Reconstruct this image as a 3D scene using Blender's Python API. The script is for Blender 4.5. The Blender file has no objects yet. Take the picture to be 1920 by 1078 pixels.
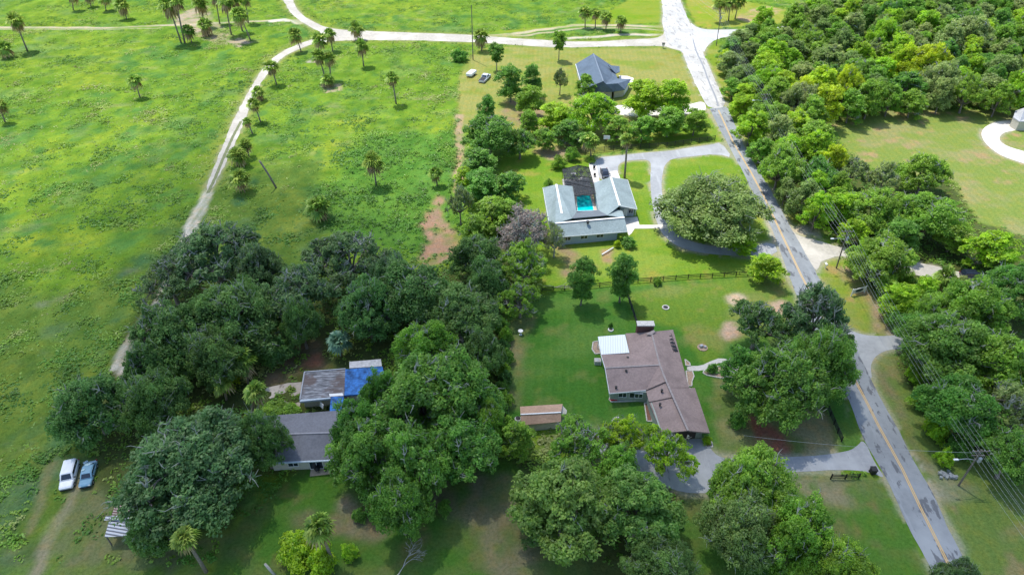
import bpy, math, random
import numpy as np
from mathutils.geometry import tessellate_polygon
from mathutils import Vector

# ------------------------------------------------------------------ camera, world, sun, exposure
S = bpy.context.scene
COL = S.collection
CAM_H, PITCH, FPX = 90.0, math.radians(38), 1280.0     # a drone 90 m up, tilted 38 degrees down
cam_d = bpy.data.cameras.new("camera")
cam = bpy.data.objects.new("camera", cam_d); COL.objects.link(cam)
cam.location = (0, 0, CAM_H); cam.rotation_euler = (math.radians(90) - PITCH, 0, 0)
cam_d.sensor_width = 36; cam_d.lens = 36 * FPX / 1920; cam_d.clip_start = 1; cam_d.clip_end = 12000
S.camera = cam
SUN_EL, SUN_AZ = math.radians(66), math.radians(37)    # azimuth counted from +Y towards -X
sun_vec = Vector((-math.sin(SUN_AZ) * math.cos(SUN_EL), math.cos(SUN_AZ) * math.cos(SUN_EL), math.sin(SUN_EL)))
w = bpy.data.worlds.new("World"); S.world = w; w.use_nodes = True
nt = w.node_tree; bg = nt.nodes["Background"]
sky = nt.nodes.new("ShaderNodeTexSky"); sky.sky_type = 'NISHITA'; sky.sun_disc = False
sky.sun_elevation = SUN_EL; sky.sun_rotation = -SUN_AZ
nt.links.new(sky.outputs[0], bg.inputs[0]); bg.inputs[1].default_value = 0.15
sd = bpy.data.lights.new("sun", 'SUN'); sd.energy = 2.75; sd.angle = math.radians(0.5); sd.color = (1.0, 0.96, 0.88)
so = bpy.data.objects.new("sun", sd); COL.objects.link(so)
so.rotation_euler = sun_vec.to_track_quat('Z', 'Y').to_euler()
S.view_settings.view_transform = 'Standard'; S.view_settings.look = 'None'
S.view_settings.exposure = 0.85; S.view_settings.gamma = 1; S.view_settings.use_curve_mapping = False
S.cycles.max_bounces = 5; S.cycles.diffuse_bounces = 3; S.cycles.transparent_max_bounces = 8
S.cycles.transmission_bounces = 2; S.cycles.glossy_bounces = 2

# ------------------------------------------------------------------ helpers
def W(px, py, z=0.0):
    """survey: where the sight line through a photo pixel reaches height z"""
    u = (px - 960) / FPX; v = (py - 539) / FPX
    d = (CAM_H - z) / (math.sin(PITCH) + v * math.cos(PITCH))
    return (u * d, d * (math.cos(PITCH) - v * math.sin(PITCH)), z)
def depth(px, py, z=0.0):
    v = (py - 539) / FPX
    return (CAM_H - z) / (math.sin(PITCH) + v * math.cos(PITCH))
def height_at(x, y, py):
    """height of a point standing above ground point x, y that is seen on photo row py"""
    v = (py - 539) / FPX; cp, sp = math.cos(PITCH), math.sin(PITCH)
    return (CAM_H * cp - y * sp - v * (CAM_H * sp + y * cp)) / (cp - v * sp)
def pix(x, y, z=0.0):
    cp, sp = math.cos(PITCH), math.sin(PITCH)
    dz = CAM_H - z; d = dz * sp + y * cp
    return (960 + FPX * x / d, 539 + FPX * (dz * cp - y * sp) / d)

def tag(o, label=None, cat=None, group=None, kind=None):
    if label: o["label"] = label
    if cat: o["category"] = cat
    if group: o["group"] = group
    if kind: o["kind"] = kind
    return o
def thing(name, loc, label, cat, group=None, rz=0.0):
    o = bpy.data.objects.new(name, None); COL.objects.link(o)
    o.empty_display_size = 0.3
    o.location = loc; o.rotation_euler = (0, 0, rz); o["org"] = (0.0, 0.0, 0.0)
    del o["org"]
    ORG[o.name] = Vector(loc)
    return tag(o, label, cat, group)
ORG = {}
def link_mesh(name, me, parent=None):
    o = bpy.data.objects.new(name, me); COL.objects.link(o)
    if parent: o.parent = parent
    return o
def mesh_np(name, V, F, mat, smooth=False, tint=None):
    """V (n,3), F: (m,k) int array or list of lists"""
    me = bpy.data.meshes.new(name)
    V = np.asarray(V, dtype=np.float32)
    if isinstance(F, np.ndarray):
        m, k = F.shape
        me.vertices.add(len(V)); me.vertices.foreach_set("co", V.ravel())
        me.loops.add(m * k); me.loops.foreach_set("vertex_index", F.ravel().astype(np.int32))
        me.polygons.add(m)
        me.polygons.foreach_set("loop_start", np.arange(0, m * k, k, dtype=np.int32))
        me.update(calc_edges=True)
    else:
        me.from_pydata([tuple(map(float, v)) for v in V], [], [tuple(f) for f in F]); me.update()
    if tint is not None:
        a = me.attributes.new("tint", 'FLOAT', 'FACE'); a.data.foreach_set("value", np.asarray(tint, dtype=np.float32))
    if smooth: me.polygons.foreach_set("use_smooth", np.ones(len(me.polygons), dtype=bool))
    if mat: me.materials.append(mat)
    return me
def mk(name, geo, mat, parent=None, local=False, smooth=False):
    """one mesh object; geometry in world metres unless local"""
    V, F = geo
    V = np.asarray(V, dtype=float).reshape(-1, 3)
    org = ORG.get(parent.name, Vector((0, 0, 0))) if parent else Vector((0, 0, 0))
    if not local: V = V - np.array(org)
    o = link_mesh(name, mesh_np(name, V, F, mat, smooth), parent)
    if parent: ORG[o.name] = org
    return o
def join(*gs):
    V = []; F = []; n = 0
    for v, f in gs:
        v = np.asarray(v, dtype=float).reshape(-1, 3); V.append(v)
        F += [tuple(int(i) + n for i in q) for q in f]; n += len(v)
    return np.concatenate(V), F
def box(c, s, rz=0.0, taper=1.0):
    x, y, z = s[0] / 2, s[1] / 2, s[2]
    P = []
    for k, t in ((0, 1.0), (1, taper)):
        for a, b in ((-1, -1), (1, -1), (1, 1), (-1, 1)):
            P.append((a * x * t, b * y * t, k * z))
    ca, sa = math.cos(rz), math.sin(rz)
    P = [(c[0] + p[0] * ca - p[1] * sa, c[1] + p[0] * sa + p[1] * ca, c[2] + p[2]) for p in P]
    return P, [(0, 3, 2, 1), (4, 5, 6, 7), (0, 1, 5, 4), (1, 2, 6, 5), (2, 3, 7, 6), (3, 0, 4, 7)]
def bar(a, b, wd, ht):
    """horizontal-ish bar from a to b, wd wide and ht tall, centred"""
    a = Vector(a); b = Vector(b); d = (b - a).normalized()
    s = d.cross(Vector((0, 0, 1)))
    s = (s.normalized() if s.length > 1e-4 else Vector((1, 0, 0))) * wd / 2
    t = s.cross(d).normalized() * ht / 2
    P = [a - s - t, a + s - t, a + s + t, a - s + t, b - s - t, b + s - t, b + s + t, b - s + t]
    return [tuple(p) for p in P], [(0, 1, 2, 3), (7, 6, 5, 4), (0, 4, 5, 1), (1, 5, 6, 2), (2, 6, 7, 3), (3, 7, 4, 0)]
def tube(pts, rad, n=6, cap=True):
    pts = [Vector(p) for p in pts]; V = []; F = []
    if not hasattr(rad, '__len__'): rad = [rad] * len(pts)
    for i, p in enumerate(pts):
        d = (pts[min(i + 1, len(pts) - 1)] - pts[max(i - 1, 0)])
        d = d.normalized() if d.length > 1e-6 else Vector((0, 0, 1))
        r = Vector((1, 0, 0)) if abs(d.x) < 0.8 else Vector((0, 1, 0))
        s = d.cross(r).normalized(); t = d.cross(s)
        for k in range(n):
            a = 2 * math.pi * k / n
            V.append(tuple(p + (s * math.cos(a) + t * math.sin(a)) * rad[i]))
    for i in range(len(pts) - 1):
        for k in range(n):
            F.append((i * n + k, i * n + (k + 1) % n, (i + 1) * n + (k + 1) % n, (i + 1) * n + k))
    if cap:
        F.append(tuple(range(n - 1, -1, -1))); F.append(tuple((len(pts) - 1) * n + k for k in range(n)))
    return V, F
def lathe(c, prof, n=14):
    V = []; F = []
    for r, z in prof:
        for k in range(n):
            a = 2 * math.pi * k / n; V.append((c[0] + r * math.cos(a), c[1] + r * math.sin(a), c[2] + z))
    for i in range(len(prof) - 1):
        for k in range(n): F.append((i * n + k, i * n + (k + 1) % n, (i + 1) * n + (k + 1) % n, (i + 1) * n + k))
    F.append(tuple(range(n - 1, -1, -1))); F.append(tuple((len(prof) - 1) * n + k for k in range(n)))
    return V, F
def slab(poly, t):
    """polygon (3D points) given a thickness downwards"""
    n = len(poly); V = [tuple(p) for p in poly] + [(p[0], p[1], p[2] - t) for p in poly]
    tris = tessellate_polygon([[Vector(p) for p in poly]])
    F = []
    for a, b, c in tris:
        A, B, Cc = (Vector(poly[i]) for i in (a, b, c))
        if (B - A).cross(Cc - A).z < 0: a, b = b, a
        F.append((a, b, c)); F.append((c + n, b + n, a + n))
    ar = sum(poly[i][0] * poly[(i + 1) % n][1] - poly[(i + 1) % n][0] * poly[i][1] for i in range(n))
    for i in range(n):
        j = (i + 1) % n
        F.append((i, i + n, j + n, j) if ar > 0 else (i, j, j + n, i + n))
    return V, F
def PX(*pts): return [W(*p) for p in pts]

_rt = np.random.RandomState(5).rand(256, 256)
def vnoise(x, y, s, seed=0):
    x = np.asarray(x) / s + seed * 17.3; y = np.asarray(y) / s + seed * 9.7
    xi = np.floor(x).astype(int); yi = np.floor(y).astype(int); fx = x - xi; fy = y - yi
    fx = fx * fx * (3 - 2 * fx); fy = fy * fy * (3 - 2 * fy)
    g = lambda a, b: _rt[a % 256, b % 256]
    return (g(xi, yi) * (1 - fx) + g(xi + 1, yi) * fx) * (1 - fy) + (g(xi, yi + 1) * (1 - fx) + g(xi + 1, yi + 1) * fx) * fy
def fbm(x, y, s, seed=0, o=4):
    r = 0; a = 0.5; t = 0
    for k in range(o): r = r + a * vnoise(x, y, s / 2 ** k, seed + k); t += a; a *= 0.55
    return r / t
def inpoly(X, Y, poly):
    r = np.zeros(X.shape, bool); n = len(poly)
    for i in range(n):
        x1, y1 = poly[i][:2]; x2, y2 = poly[(i + 1) % n][:2]
        if y1 == y2: continue
        c = ((y1 > Y) != (y2 > Y)) & (X < (x2 - x1) * (Y - y1) / (y2 - y1) + x1)
        r ^= c
    return r

# ------------------------------------------------------------------ materials
def newmat(name):
    m = bpy.data.materials.new(name); m.use_nodes = True
    return m, m.node_tree, m.node_tree.nodes["Principled BSDF"]
def N(nt, t, **k):
    n = nt.nodes.new(t)
    for a, b in k.items(): setattr(n, a, b)
    return n
def ramp(nt, src, stops):
    r = nt.nodes.new("ShaderNodeValToRGB"); e = r.color_ramp.elements
    while len(e) < len(stops): e.new(0.5)
    for i, (p, c) in enumerate(stops):
        e[i].position = p; e[i].color = (*c, 1) if len(c) == 3 else c
    nt.links.new(src, r.inputs[0]); return r.outputs[0]
def mixc(nt, a, b, f, mode='MIX'):
    m = nt.nodes.new("ShaderNodeMix"); m.data_type = 'RGBA'; m.blend_type = mode
    for s, v in ((m.inputs[6], a), (m.inputs[7], b), (m.inputs[0], f)):
        if hasattr(v, 'links') or isinstance(v, bpy.types.NodeSocket): nt.links.new(v, s)
        elif isinstance(v, tuple): s.default_value = (*v, 1) if len(v) == 3 else v
        else: s.default_value = v
    return m.outputs[2]
def noise(nt, scale, detail=4, rough=0.55, vec=None, dist=0.0):
    n = nt.nodes.new("ShaderNodeTexNoise"); n.inputs["Scale"].default_value = scale
    n.inputs["Detail"].default_value = detail; n.inputs["Roughness"].default_value = rough
    n.inputs["Distortion"].default_value = dist
    if vec is None: vec = geo(nt)
    nt.links.new(vec, n.inputs["Vector"]); return n.outputs["Fac"]
def geo(nt, scale=None, rot=0.0):
    g = nt.nodes.new("ShaderNodeNewGeometry").outputs["Position"]
    if scale is None and not rot: return g
    mp = nt.nodes.new("ShaderNodeMapping"); nt.links.new(g, mp.inputs[0])
    mp.inputs["Scale"].default_value = scale or (1, 1, 1); mp.inputs["Rotation"].default_value = (0, 0, rot)
    return mp.outputs[0]
def mapr(nt, v, a, b, c, d):
    m = nt.nodes.new("ShaderNodeMapRange"); nt.links.new(v, m.inputs[0])
    for i, k in enumerate((a, b, c, d)): m.inputs[i + 1].default_value = k
    return m.outputs[0]
def bump(nt, b, h, strength=0.4, dist=0.1):
    n = nt.nodes.new("ShaderNodeBump"); n.inputs["Strength"].default_value = strength; n.inputs["Distance"].default_value = dist
    nt.links.new(h, n.inputs["Height"]); nt.links.new(n.outputs[0], b.inputs["Normal"])
def plain(name, col, rough=0.7, var=0.18, scale=3.0, metal=0.0, spec=0.3):
    m, nt, b = newmat(name)
    f = noise(nt, scale, 5, 0.6)
    lo = tuple(c * (1 - var) for c in col); hi = tuple(min(1, c * (1 + var)) for c in col)
    nt.links.new(ramp(nt, f, [(0.3, lo), (0.7, hi)]), b.inputs["Base Color"])
    b.inputs["Roughness"].default_value = rough; b.inputs["Metallic"].default_value = metal
    b.inputs["Specular IOR Level"].default_value = spec
    return m
def shingle(name, col, streak=0.25, spot=None):
    m, nt, b = newmat(name)
    f1 = noise(nt, 2.6, 6, 0.7); f2 = noise(nt, 0.35, 3, 0.5); f3 = noise(nt, 9.0, 2, 0.6, geo(nt, (1, 1, 3)))
    c = ramp(nt, f1, [(0.25, tuple(x * 0.72 for x in col)), (0.75, tuple(min(1, x * 1.25) for x in col))])
    c = mixc(nt, c, tuple(x * 0.6 for x in col), mapr(nt, f2, 0.45, 0.75, 0, streak * 2.4))
    c = mixc(nt, c, tuple(min(1, x * 1.6) for x in col), mapr(nt, f3, 0.55, 0.8, 0, 0.5))
    if spot: c = mixc(nt, c, spot, mapr(nt, noise(nt, 0.5, 5, 0.7), 0.55, 0.7, 0, 0.8))
    nt.links.new(c, b.inputs["Base Color"]); b.inputs["Roughness"].default_value = 0.9
    b.inputs["Specular IOR Level"].default_value = 0.2
    bump(nt, b, f3, 0.4, 0.03)
    return m
def corrug(name, c1, c2, period, rot=0.0, metal=0.2, stain=None):
    m, nt, b = newmat(name)
    wv = nt.nodes.new("ShaderNodeTexWave"); wv.inputs["Scale"].default_value = 0.31416 / period
    wv.inputs["Distortion"].default_value = 0.6; wv.inputs["Detail"].default_value = 2
    nt.links.new(geo(nt, None, rot), wv.inputs[0])
    c = ramp(nt, wv.outputs["Fac"], [(0.25, c1), (0.6, c2)])
    if stain: c = mixc(nt, c, stain, mapr(nt, noise(nt, 0.5, 5, 0.7), 0.48, 0.62, 0, 0.9))
    nt.links.new(c, b.inputs["Base Color"]); b.inputs["Metallic"].default_value = metal; b.inputs["Roughness"].default_value = 0.6
    bump(nt, b, wv.outputs["Fac"], 0.6, 0.05)
    return m
def foliage(name, c1, c2, c3=None, trans=0.5, patch=0.35):
    m = bpy.data.materials.new(name); m.use_nodes = True; nt = m.node_tree; nt.nodes.clear()
    out = nt.nodes.new("ShaderNodeOutputMaterial")
    at = N(nt, "ShaderNodeAttribute", attribute_name="tint")
    stops = [(0.1, c1), (0.75, c2)] + ([(0.97, c3)] if c3 else [])
    c = ramp(nt, at.outputs["Fac"], stops)
    oi = nt.nodes.new("ShaderNodeObjectInfo")
    hs = nt.nodes.new("ShaderNodeHueSaturation"); nt.links.new(c, hs.inputs["Color"])
    nt.links.new(mapr(nt, oi.outputs["Random"], 0, 1, 0.488, 0.512), hs.inputs["Hue"])
    nt.links.new(mapr(nt, noise(nt, patch, 2, 0.5), 0.35, 0.65, 0.75, 1.25), hs.inputs["Value"])
    d = nt.nodes.new("ShaderNodeBsdfDiffuse"); t = nt.nodes.new("ShaderNodeBsdfTranslucent")
    g = nt.nodes.new("ShaderNodeBsdfGlossy"); g.inputs["Roughness"].default_value = 0.45; g.inputs["Color"].default_value = (0.6, 0.65, 0.6, 1)
    nt.links.new(hs.outputs[0], d.inputs[0]); nt.links.new(hs.outputs[0], t.inputs[0])
    m1 = nt.nodes.new("ShaderNodeMixShader"); m1.inputs[0].default_value = trans
    nt.links.new(d.outputs[0], m1.inputs[1]); nt.links.new(t.outputs[0], m1.inputs[2])
    m2 = nt.nodes.new("ShaderNodeMixShader"); m2.inputs[0].default_value = 0.035
    nt.links.new(m1.outputs[0], m2.inputs[1]); nt.links.new(g.outputs[0], m2.inputs[2])
    nt.links.new(m2.outputs[0], out.inputs[0])
    return m
M = dict(
    oak=foliage("oak_leaves", (0.091, 0.216, 0.044), (0.232, 0.400, 0.092), (0.610, 0.648, 0.334)),
    oakblue=foliage("blue_oak_leaves", (0.098, 0.205, 0.062), (0.244, 0.378, 0.123), (0.659, 0.670, 0.405)),
    oaksun=foliage("grey_oak_leaves", (0.146, 0.254, 0.053), (0.366, 0.497, 0.132), (0.683, 0.691, 0.317)),
    green=foliage("green_leaves", (0.146, 0.324, 0.032), (0.395, 0.622, 0.063), (0.615, 0.726, 0.158)),
    bright=foliage("bright_leaves", (0.201, 0.428, 0.019), (0.564, 0.784, 0.039), (0.725, 0.820, 0.116)),
    deep=foliage("deep_green_leaves", (0.095, 0.267, 0.034), (0.270, 0.491, 0.069), (0.428, 0.618, 0.149)),
    rosette=foliage("broad_leaves", (0.117, 0.259, 0.037), (0.381, 0.557, 0.116), (0.659, 0.804, 0.275)),
    yellow=foliage("yellow_leaves", (.36, .55, .02), (.68, .80, .03), (.80, .80, .05)),
    pale=foliage("pale_leaves", (0.207, 0.324, 0.075), (0.512, 0.583, 0.194), (0.800, 0.756, 0.387)),
    dead=foliage("dry_leaves", (.32, .25, .21), (.58, .45, .40), (.66, .58, .52)),
    palm=foliage("palm_fronds", (.12, .25, .03), (.42, .56, .10), (.75, .72, .2), trans=0.3),
    palmblue=foliage("blue_palm_fronds", (0.105, 0.228, 0.123), (0.245, 0.420, 0.263), (0.438, 0.578, 0.385), trans=0.2),
    palmdry=foliage("dry_fronds", (.28, .20, .09), (.60, .45, .22), (.7, .55, .32), trans=0.25),
    twig=plain("grey_twigs", (.30, .32, .27), 0.9, 0.25, 2.0), bark=plain("bark", (.21, .18, .15), 0.9, 0.35, 2.0), palebark=plain("pale_twigs", (.42, .40, .36), 0.9, 0.25, 2.0),
    palmbark=plain("palm_bark", (.24, .20, .165), 0.9, 0.3, 4.0),
    white=plain("white_paint", (.78, .78, .76), 0.5, 0.06), trimw=plain("white_trim", (.72, .73, .72), 0.6, 0.1),
    black=plain("black_paint", (.015, .015, .017), 0.5, 0.2), dark=plain("dark_iron", (.03, .03, .03), 0.6, 0.3),
    glass=plain("dark_glass", (.02, .03, .045), 0.08, 0.1, spec=0.8),
    woodgrey=plain("weathered_wood", (.20, .175, .15), 0.9, 0.3, 5), woodpole=plain("pole_wood", (.17, .15, .12), 0.9, 0.3, 5),
    concrete=plain("concrete", (.50, .48, .44), 0.9, 0.15, 1.2), concw=plain("bright_concrete", (.66, .62, .56), 0.9, 0.1, 1.0),
    galv=plain("galvanised_metal", (.42, .44, .46), 0.4, 0.1, metal=0.5), rubber=plain("rubber", (.02, .02, .02), 0.8),
    brick=plain("dark_brick", (.12, .06, .05), 0.9, 0.3, 6), stone=plain("pale_stone", (.5, .48, .44), 0.9, 0.25, 3),
    mulchred=plain("red_mulch", (.20, .105, .07), 0.95, 0.35, 5), mulch=plain("brown_mulch", (.34, .25, .18), 0.95, 0.3, 4),
    wallblue=plain("pale_blue_wall", (.36, .42, .46), 0.8, 0.08), wallcream=plain("cream_wall", (.48, .46, .38), 0.8, 0.1),
    wallgreen=plain("grey_green_wall", (.30, .34, .29), 0.8, 0.1),
    roofblue=shingle("grey_green_shingles", (.25, .31, .315)), roofdark=shingle("grey_shingles", (.14, .16, .18)),
    roofnavy=shingle("slate_blue_shingles", (.115, .155, .205)), roofbrown=shingle("brown_shingles", (.275, .21, .19)),
    rooftan=shingle("tan_shingles", (.44, .29, .20)), roofgrey=shingle("charcoal_shingles", (.175, .18, .20)),
    weathered=None,
    tarp=plain("blue_tarp", (.03, .13, .36), 0.65, 0.75, 1.1, spec=0.2),
    metalroof=corrug("white_ribbed_metal", (.62, .66, .66), (.70, .74, .73), 0.45, 0.1, 0.1),
    rust=corrug("rusty_sheet", (.10, .035, .03), (.38, .30, .27), 0.45, math.pi / 2 + .15, 0.1), zinc=corrug("zinc_sheet", (.12, .13, .15), (.50, .52, .56), 0.45, math.pi / 2 + .15, 0.2),
    water=plain("pool_water", (.0, .55, .56), 0.05, 0.12, 1.5, spec=0.6), red=plain("red_flowers", (.45, .03, .03), 0.8, 0.3),
)

def weathered_mat():
    m, nt, b = newmat("weathered_roofing")
    c = ramp(nt, noise(nt, 1.0, 5, .7, geo(nt, (.5, 3.2, 1))), [(.32, (.05, .05, .055)), (.48, (.15, .155, .165)), (.62, (.36, .37, .39))])
    c = mixc(nt, c, (.11, .08, .07), mapr(nt, noise(nt, .28, 4, .6), .5, .6, 0, .85))
    nt.links.new(c, b.inputs["Base Color"]); b.inputs["Roughness"].default_value = .9; return m
M['weathered'] = weathered_mat()

# ------------------------------------------------------------------ the cloud that shades the near half of the place
def make_cloud():
    h = 1000.0; k = h / math.tan(SUN_EL); ox, oy = -math.sin(SUN_AZ) * k, math.cos(SUN_AZ) * k
    edge = [(-500, 600), (0, 530), (70, 480), (150, 410), (225, 335), (300, 290), (380, 255), (440, 270), (520, 320), (610, 345), (700, 355), (800, 385), (930, 440),
            (1020, 520), (1150, 545), (1290, 560), (1420, 575), (1530, 600), (1640, 590), (1760, 560), (1930, 530), (2300, 520)]
    sh = [W(*p)[:2] for p in edge] + [(330, -260), (-330, -260)]
    st = 7.0
    xs = np.arange(-420, 421, st); ys = np.arange(-330, 261, st); X, Y = np.meshgrid(xs, ys)
    m = inpoly(X + (fbm(X, Y, 60, 3) - .5) * 40, Y + (fbm(X, Y, 60, 8) - .5) * 30, sh).astype(float)
    for _ in range(5):
        p = np.pad(m, 1, mode='edge'); m = (p[:-2, 1:-1] + p[2:, 1:-1] + p[1:-1, :-2] + p[1:-1, 2:] + p[1:-1, 1:-1]) / 5
    m[:, :1] = 0; m[:1, :] = 0; m[-1:, :] = 0; m[:, -1:] = 0
    den = np.clip(m, 0, 1) * (0.90 + 0.1 * fbm(X, Y, 70, 4))
    top = 6 + 90 * np.sqrt(np.clip(m, 0, 1)) * (0.5 + fbm(X, Y, 50, 12)); bot = -6 - 10 * m * fbm(X, Y, 60, 2)
    ny, nx = X.shape; n = nx * ny
    V = np.concatenate([np.stack([X + ox, Y + oy, h + top], -1).reshape(-1, 3), np.stack([X + ox, Y + oy, h + bot], -1).reshape(-1, 3)])
    i = np.arange(n).reshape(ny, nx)
    q = np.stack([i[:-1, :-1], i[:-1, 1:], i[1:, 1:], i[1:, :-1]], -1).reshape(-1, 4)
    keep = (m.reshape(-1)[q] > 0.004).any(1); q = q[keep]
    F = np.concatenate([q, q[:, ::-1] + n])
    mat = bpy.data.materials.new("cloud_vapour"); mat.use_nodes = True; t = mat.node_tree; t.nodes.clear()
    o = t.nodes.new("ShaderNodeOutputMaterial"); a = N(t, "ShaderNodeAttribute", attribute_name="vapour")
    tr = t.nodes.new("ShaderNodeBsdfTransparent"); tl = t.nodes.new("ShaderNodeBsdfTranslucent"); tl.inputs[0].default_value = (.9, .92, .95, 1)
    mx = t.nodes.new("ShaderNodeMixShader"); t.links.new(a.outputs["Fac"], mx.inputs[0])
    t.links.new(tr.outputs[0], mx.inputs[1]); t.links.new(tl.outputs[0], mx.inputs[2]); t.links.new(mx.outputs[0], o.inputs[0])
    me = mesh_np("cloud", V, F, mat, True)
    at = me.attributes.new("vapour", 'FLOAT', 'POINT'); at.data.foreach_set("value", (np.tile(den.ravel(), 2) * 0.47).astype(np.float32))
    tag(link_mesh("cloud", me), kind="structure")
make_cloud()

# ------------------------------------------------------------------ land: zones surveyed on the ground
P_road_l = [(1330, 204), (1350, 244), (1390, 317), (1406, 350), (1427, 387), (1452, 440), (1480, 520), (1524, 625), (1560, 692), (1592, 751), (1619, 822), (1662, 898), (1681, 938), (1714, 1009), (1738, 1052), (1772, 1120), (1830, 1230)]
P_road_r = [(1363, 200), (1397, 277), (1420, 317), (1447, 360), (1484, 430), (1527, 504), (1550, 551), (1577, 607), (1606, 657), (1637, 718), (1661, 765), (1687, 811), (1714, 865), (1748, 922), (1774, 982), (1811, 1055), (1850, 1125), (1915, 1235)]
P_main = P_road_l + P_road_r[::-1]
P_white = [(1225, -40), (1241, 0), (1243, 25), (1241, 44), (1248, 72), (1252, 84), (1280, 97), (1284, 112), (1300, 150), (1317, 186), (1330, 205), (1364, 200.5), (1347, 165), (1320, 103), (1308, 78), (1296, 50), (1284, 22), (1275, 0), (1262, -40)]
P_sideroad = [(1292, 40), (1302, 50), (1318, 55.5), (1340, 57), (1385, 56), (1460, 52), (1500, 45), (1502, 53), (1462, 61), (1400, 65), (1376, 67), (1352, 71), (1334, 79), (1323, 91), (1319, 101), (1308, 78)]
P_sand1 = [(1241, 44), (1248, 72), (1174, 75), (1120, 79), (1074, 79), (1040, 77), (954, 72), (880, 66), (800, 63), (740, 61), (690, 59), (640, 57), (611, 52), (590, 43), (568, 30), (551, 10), (546, -20), (522, -20), (531, 0), (541, 20), (556, 36), (575, 47), (590, 56), (604, 62), (588, 74), (560, 83), (534, 94), (512, 109), (494, 127), (480, 148), (468, 167), (452, 198), (434, 234), (418, 272), (401, 314), (384, 357), (397, 357), (409, 333), (421, 311), (436, 280), (451, 247), (463, 215), (474, 187), (486, 163), (498, 144), (508, 129), (521, 117), (534, 106), (551, 97), (568, 90), (590, 82), (640, 76), (740, 76), (800, 77), (874, 79), (957, 84), (1041, 90), (1141, 88), (1241, 86), (1262, 92), (1280, 97), (1262, 60)]
P_drive2 = [(1374, 297), (1352, 267), (1333, 272), (1300, 276), (1260, 283), (1208, 287), (1161, 292), (1117, 296), (1119, 318), (1123, 337), (1150, 340), (1160, 333), (1158, 313), (1162, 307), (1172, 302), (1203, 299.5), (1216, 301), (1221, 308), (1219, 345), (1223, 384), (1232, 420), (1247, 447), (1280, 467), (1330, 477), (1398, 481), (1460, 478), (1450, 452), (1397, 466), (1340, 463), (1297, 454), (1268, 440), (1253, 416), (1243, 376), (1240, 350), (1242, 326), (1247, 308), (1260, 298), (1300, 293), (1347, 289)]
P_drive3 = [(1662, 898), (1640, 868), (1619, 822), (1607, 838), (1581, 848), (1514, 855), (1460, 858), (1400, 857), (1350, 860), (1330, 838), (1325, 822), (1288, 822), (1270, 838), (1240, 850), (1200, 845), (1140, 825), (1100, 805), (1075, 788), (1056, 787), (1058, 803), (1090, 830), (1140, 858), (1200, 885), (1262, 921), (1330, 926), (1380, 905), (1440, 890), (1487, 885), (1530, 882), (1597, 880), (1634, 886)]
P_side3 = [(1568, 590), (1577, 607), (1590, 617), (1614, 627), (1645, 630), (1681, 629), (1730, 622), (1732, 650), (1700, 653), (1677, 655), (1660, 658), (1647, 663), (1636, 675), (1632, 690), (1636, 718), (1600, 652)]
P_sandy3 = [(1476, 415), (1487, 436), (1505, 444), (1527, 449), (1577, 464), (1640, 480), (1720, 492), (1780, 505), (1840, 520), (1850, 540), (1790, 530), (1700, 513), (1640, 500), (1590, 482), (1574, 480), (1554, 485), (1540, 492), (1534, 502), (1530, 510), (1500, 462)]
P_farcurve = [(1960, 222), (1920, 227), (1893, 226), (1868, 229), (1852, 235), (1842, 243), (1839, 254), (1848, 270), (1863, 283), (1881, 294), (1920, 307), (1960, 318), (1960, 297), (1920, 284), (1895, 277), (1880, 270), (1873, 262), (1876, 253), (1888, 247), (1920, 243), (1960, 240)]
P_conc1 = [(1321, 190), (1300, 194), (1285, 200), (1230, 196), (1200, 200), (1150, 196), (1150, 214), (1190, 219), (1250, 216), (1290, 214), (1326, 210)]
P_pad1 = [(1160, 142), (1176, 143), (1188, 147), (1187, 158), (1178, 164), (1165, 160)]
P_pad2 = [(1104, 305), (1117, 302), (1124, 340), (1130, 346), (1114, 352), (1107, 330)]
P_pad2b = [(1144, 322), (1157, 320), (1163, 334), (1148, 337)]
P_walk2 = [(1171, 408), (1195, 407), (1199, 422), (1227, 422), (1262, 421), (1262, 428), (1190, 429), (1184, 438), (1179, 442), (1174, 430)]
P_walk3 = [(1288, 686), (1314, 686), (1330, 678), (1352, 670), (1380, 680), (1400, 700), (1396, 706), (1372, 690), (1352, 678), (1334, 687), (1318, 695), (1288, 695)]
P_slab4 = [(500, 727), (540, 718), (568, 716), (562, 762), (520, 762), (488, 758)]
P_patio4 = [(584, 872), (640, 868), (640, 886), (581, 893)]
P_pooldeck = [(1076, 360), (1110, 358), (1122, 396), (1079, 399)]
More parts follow.
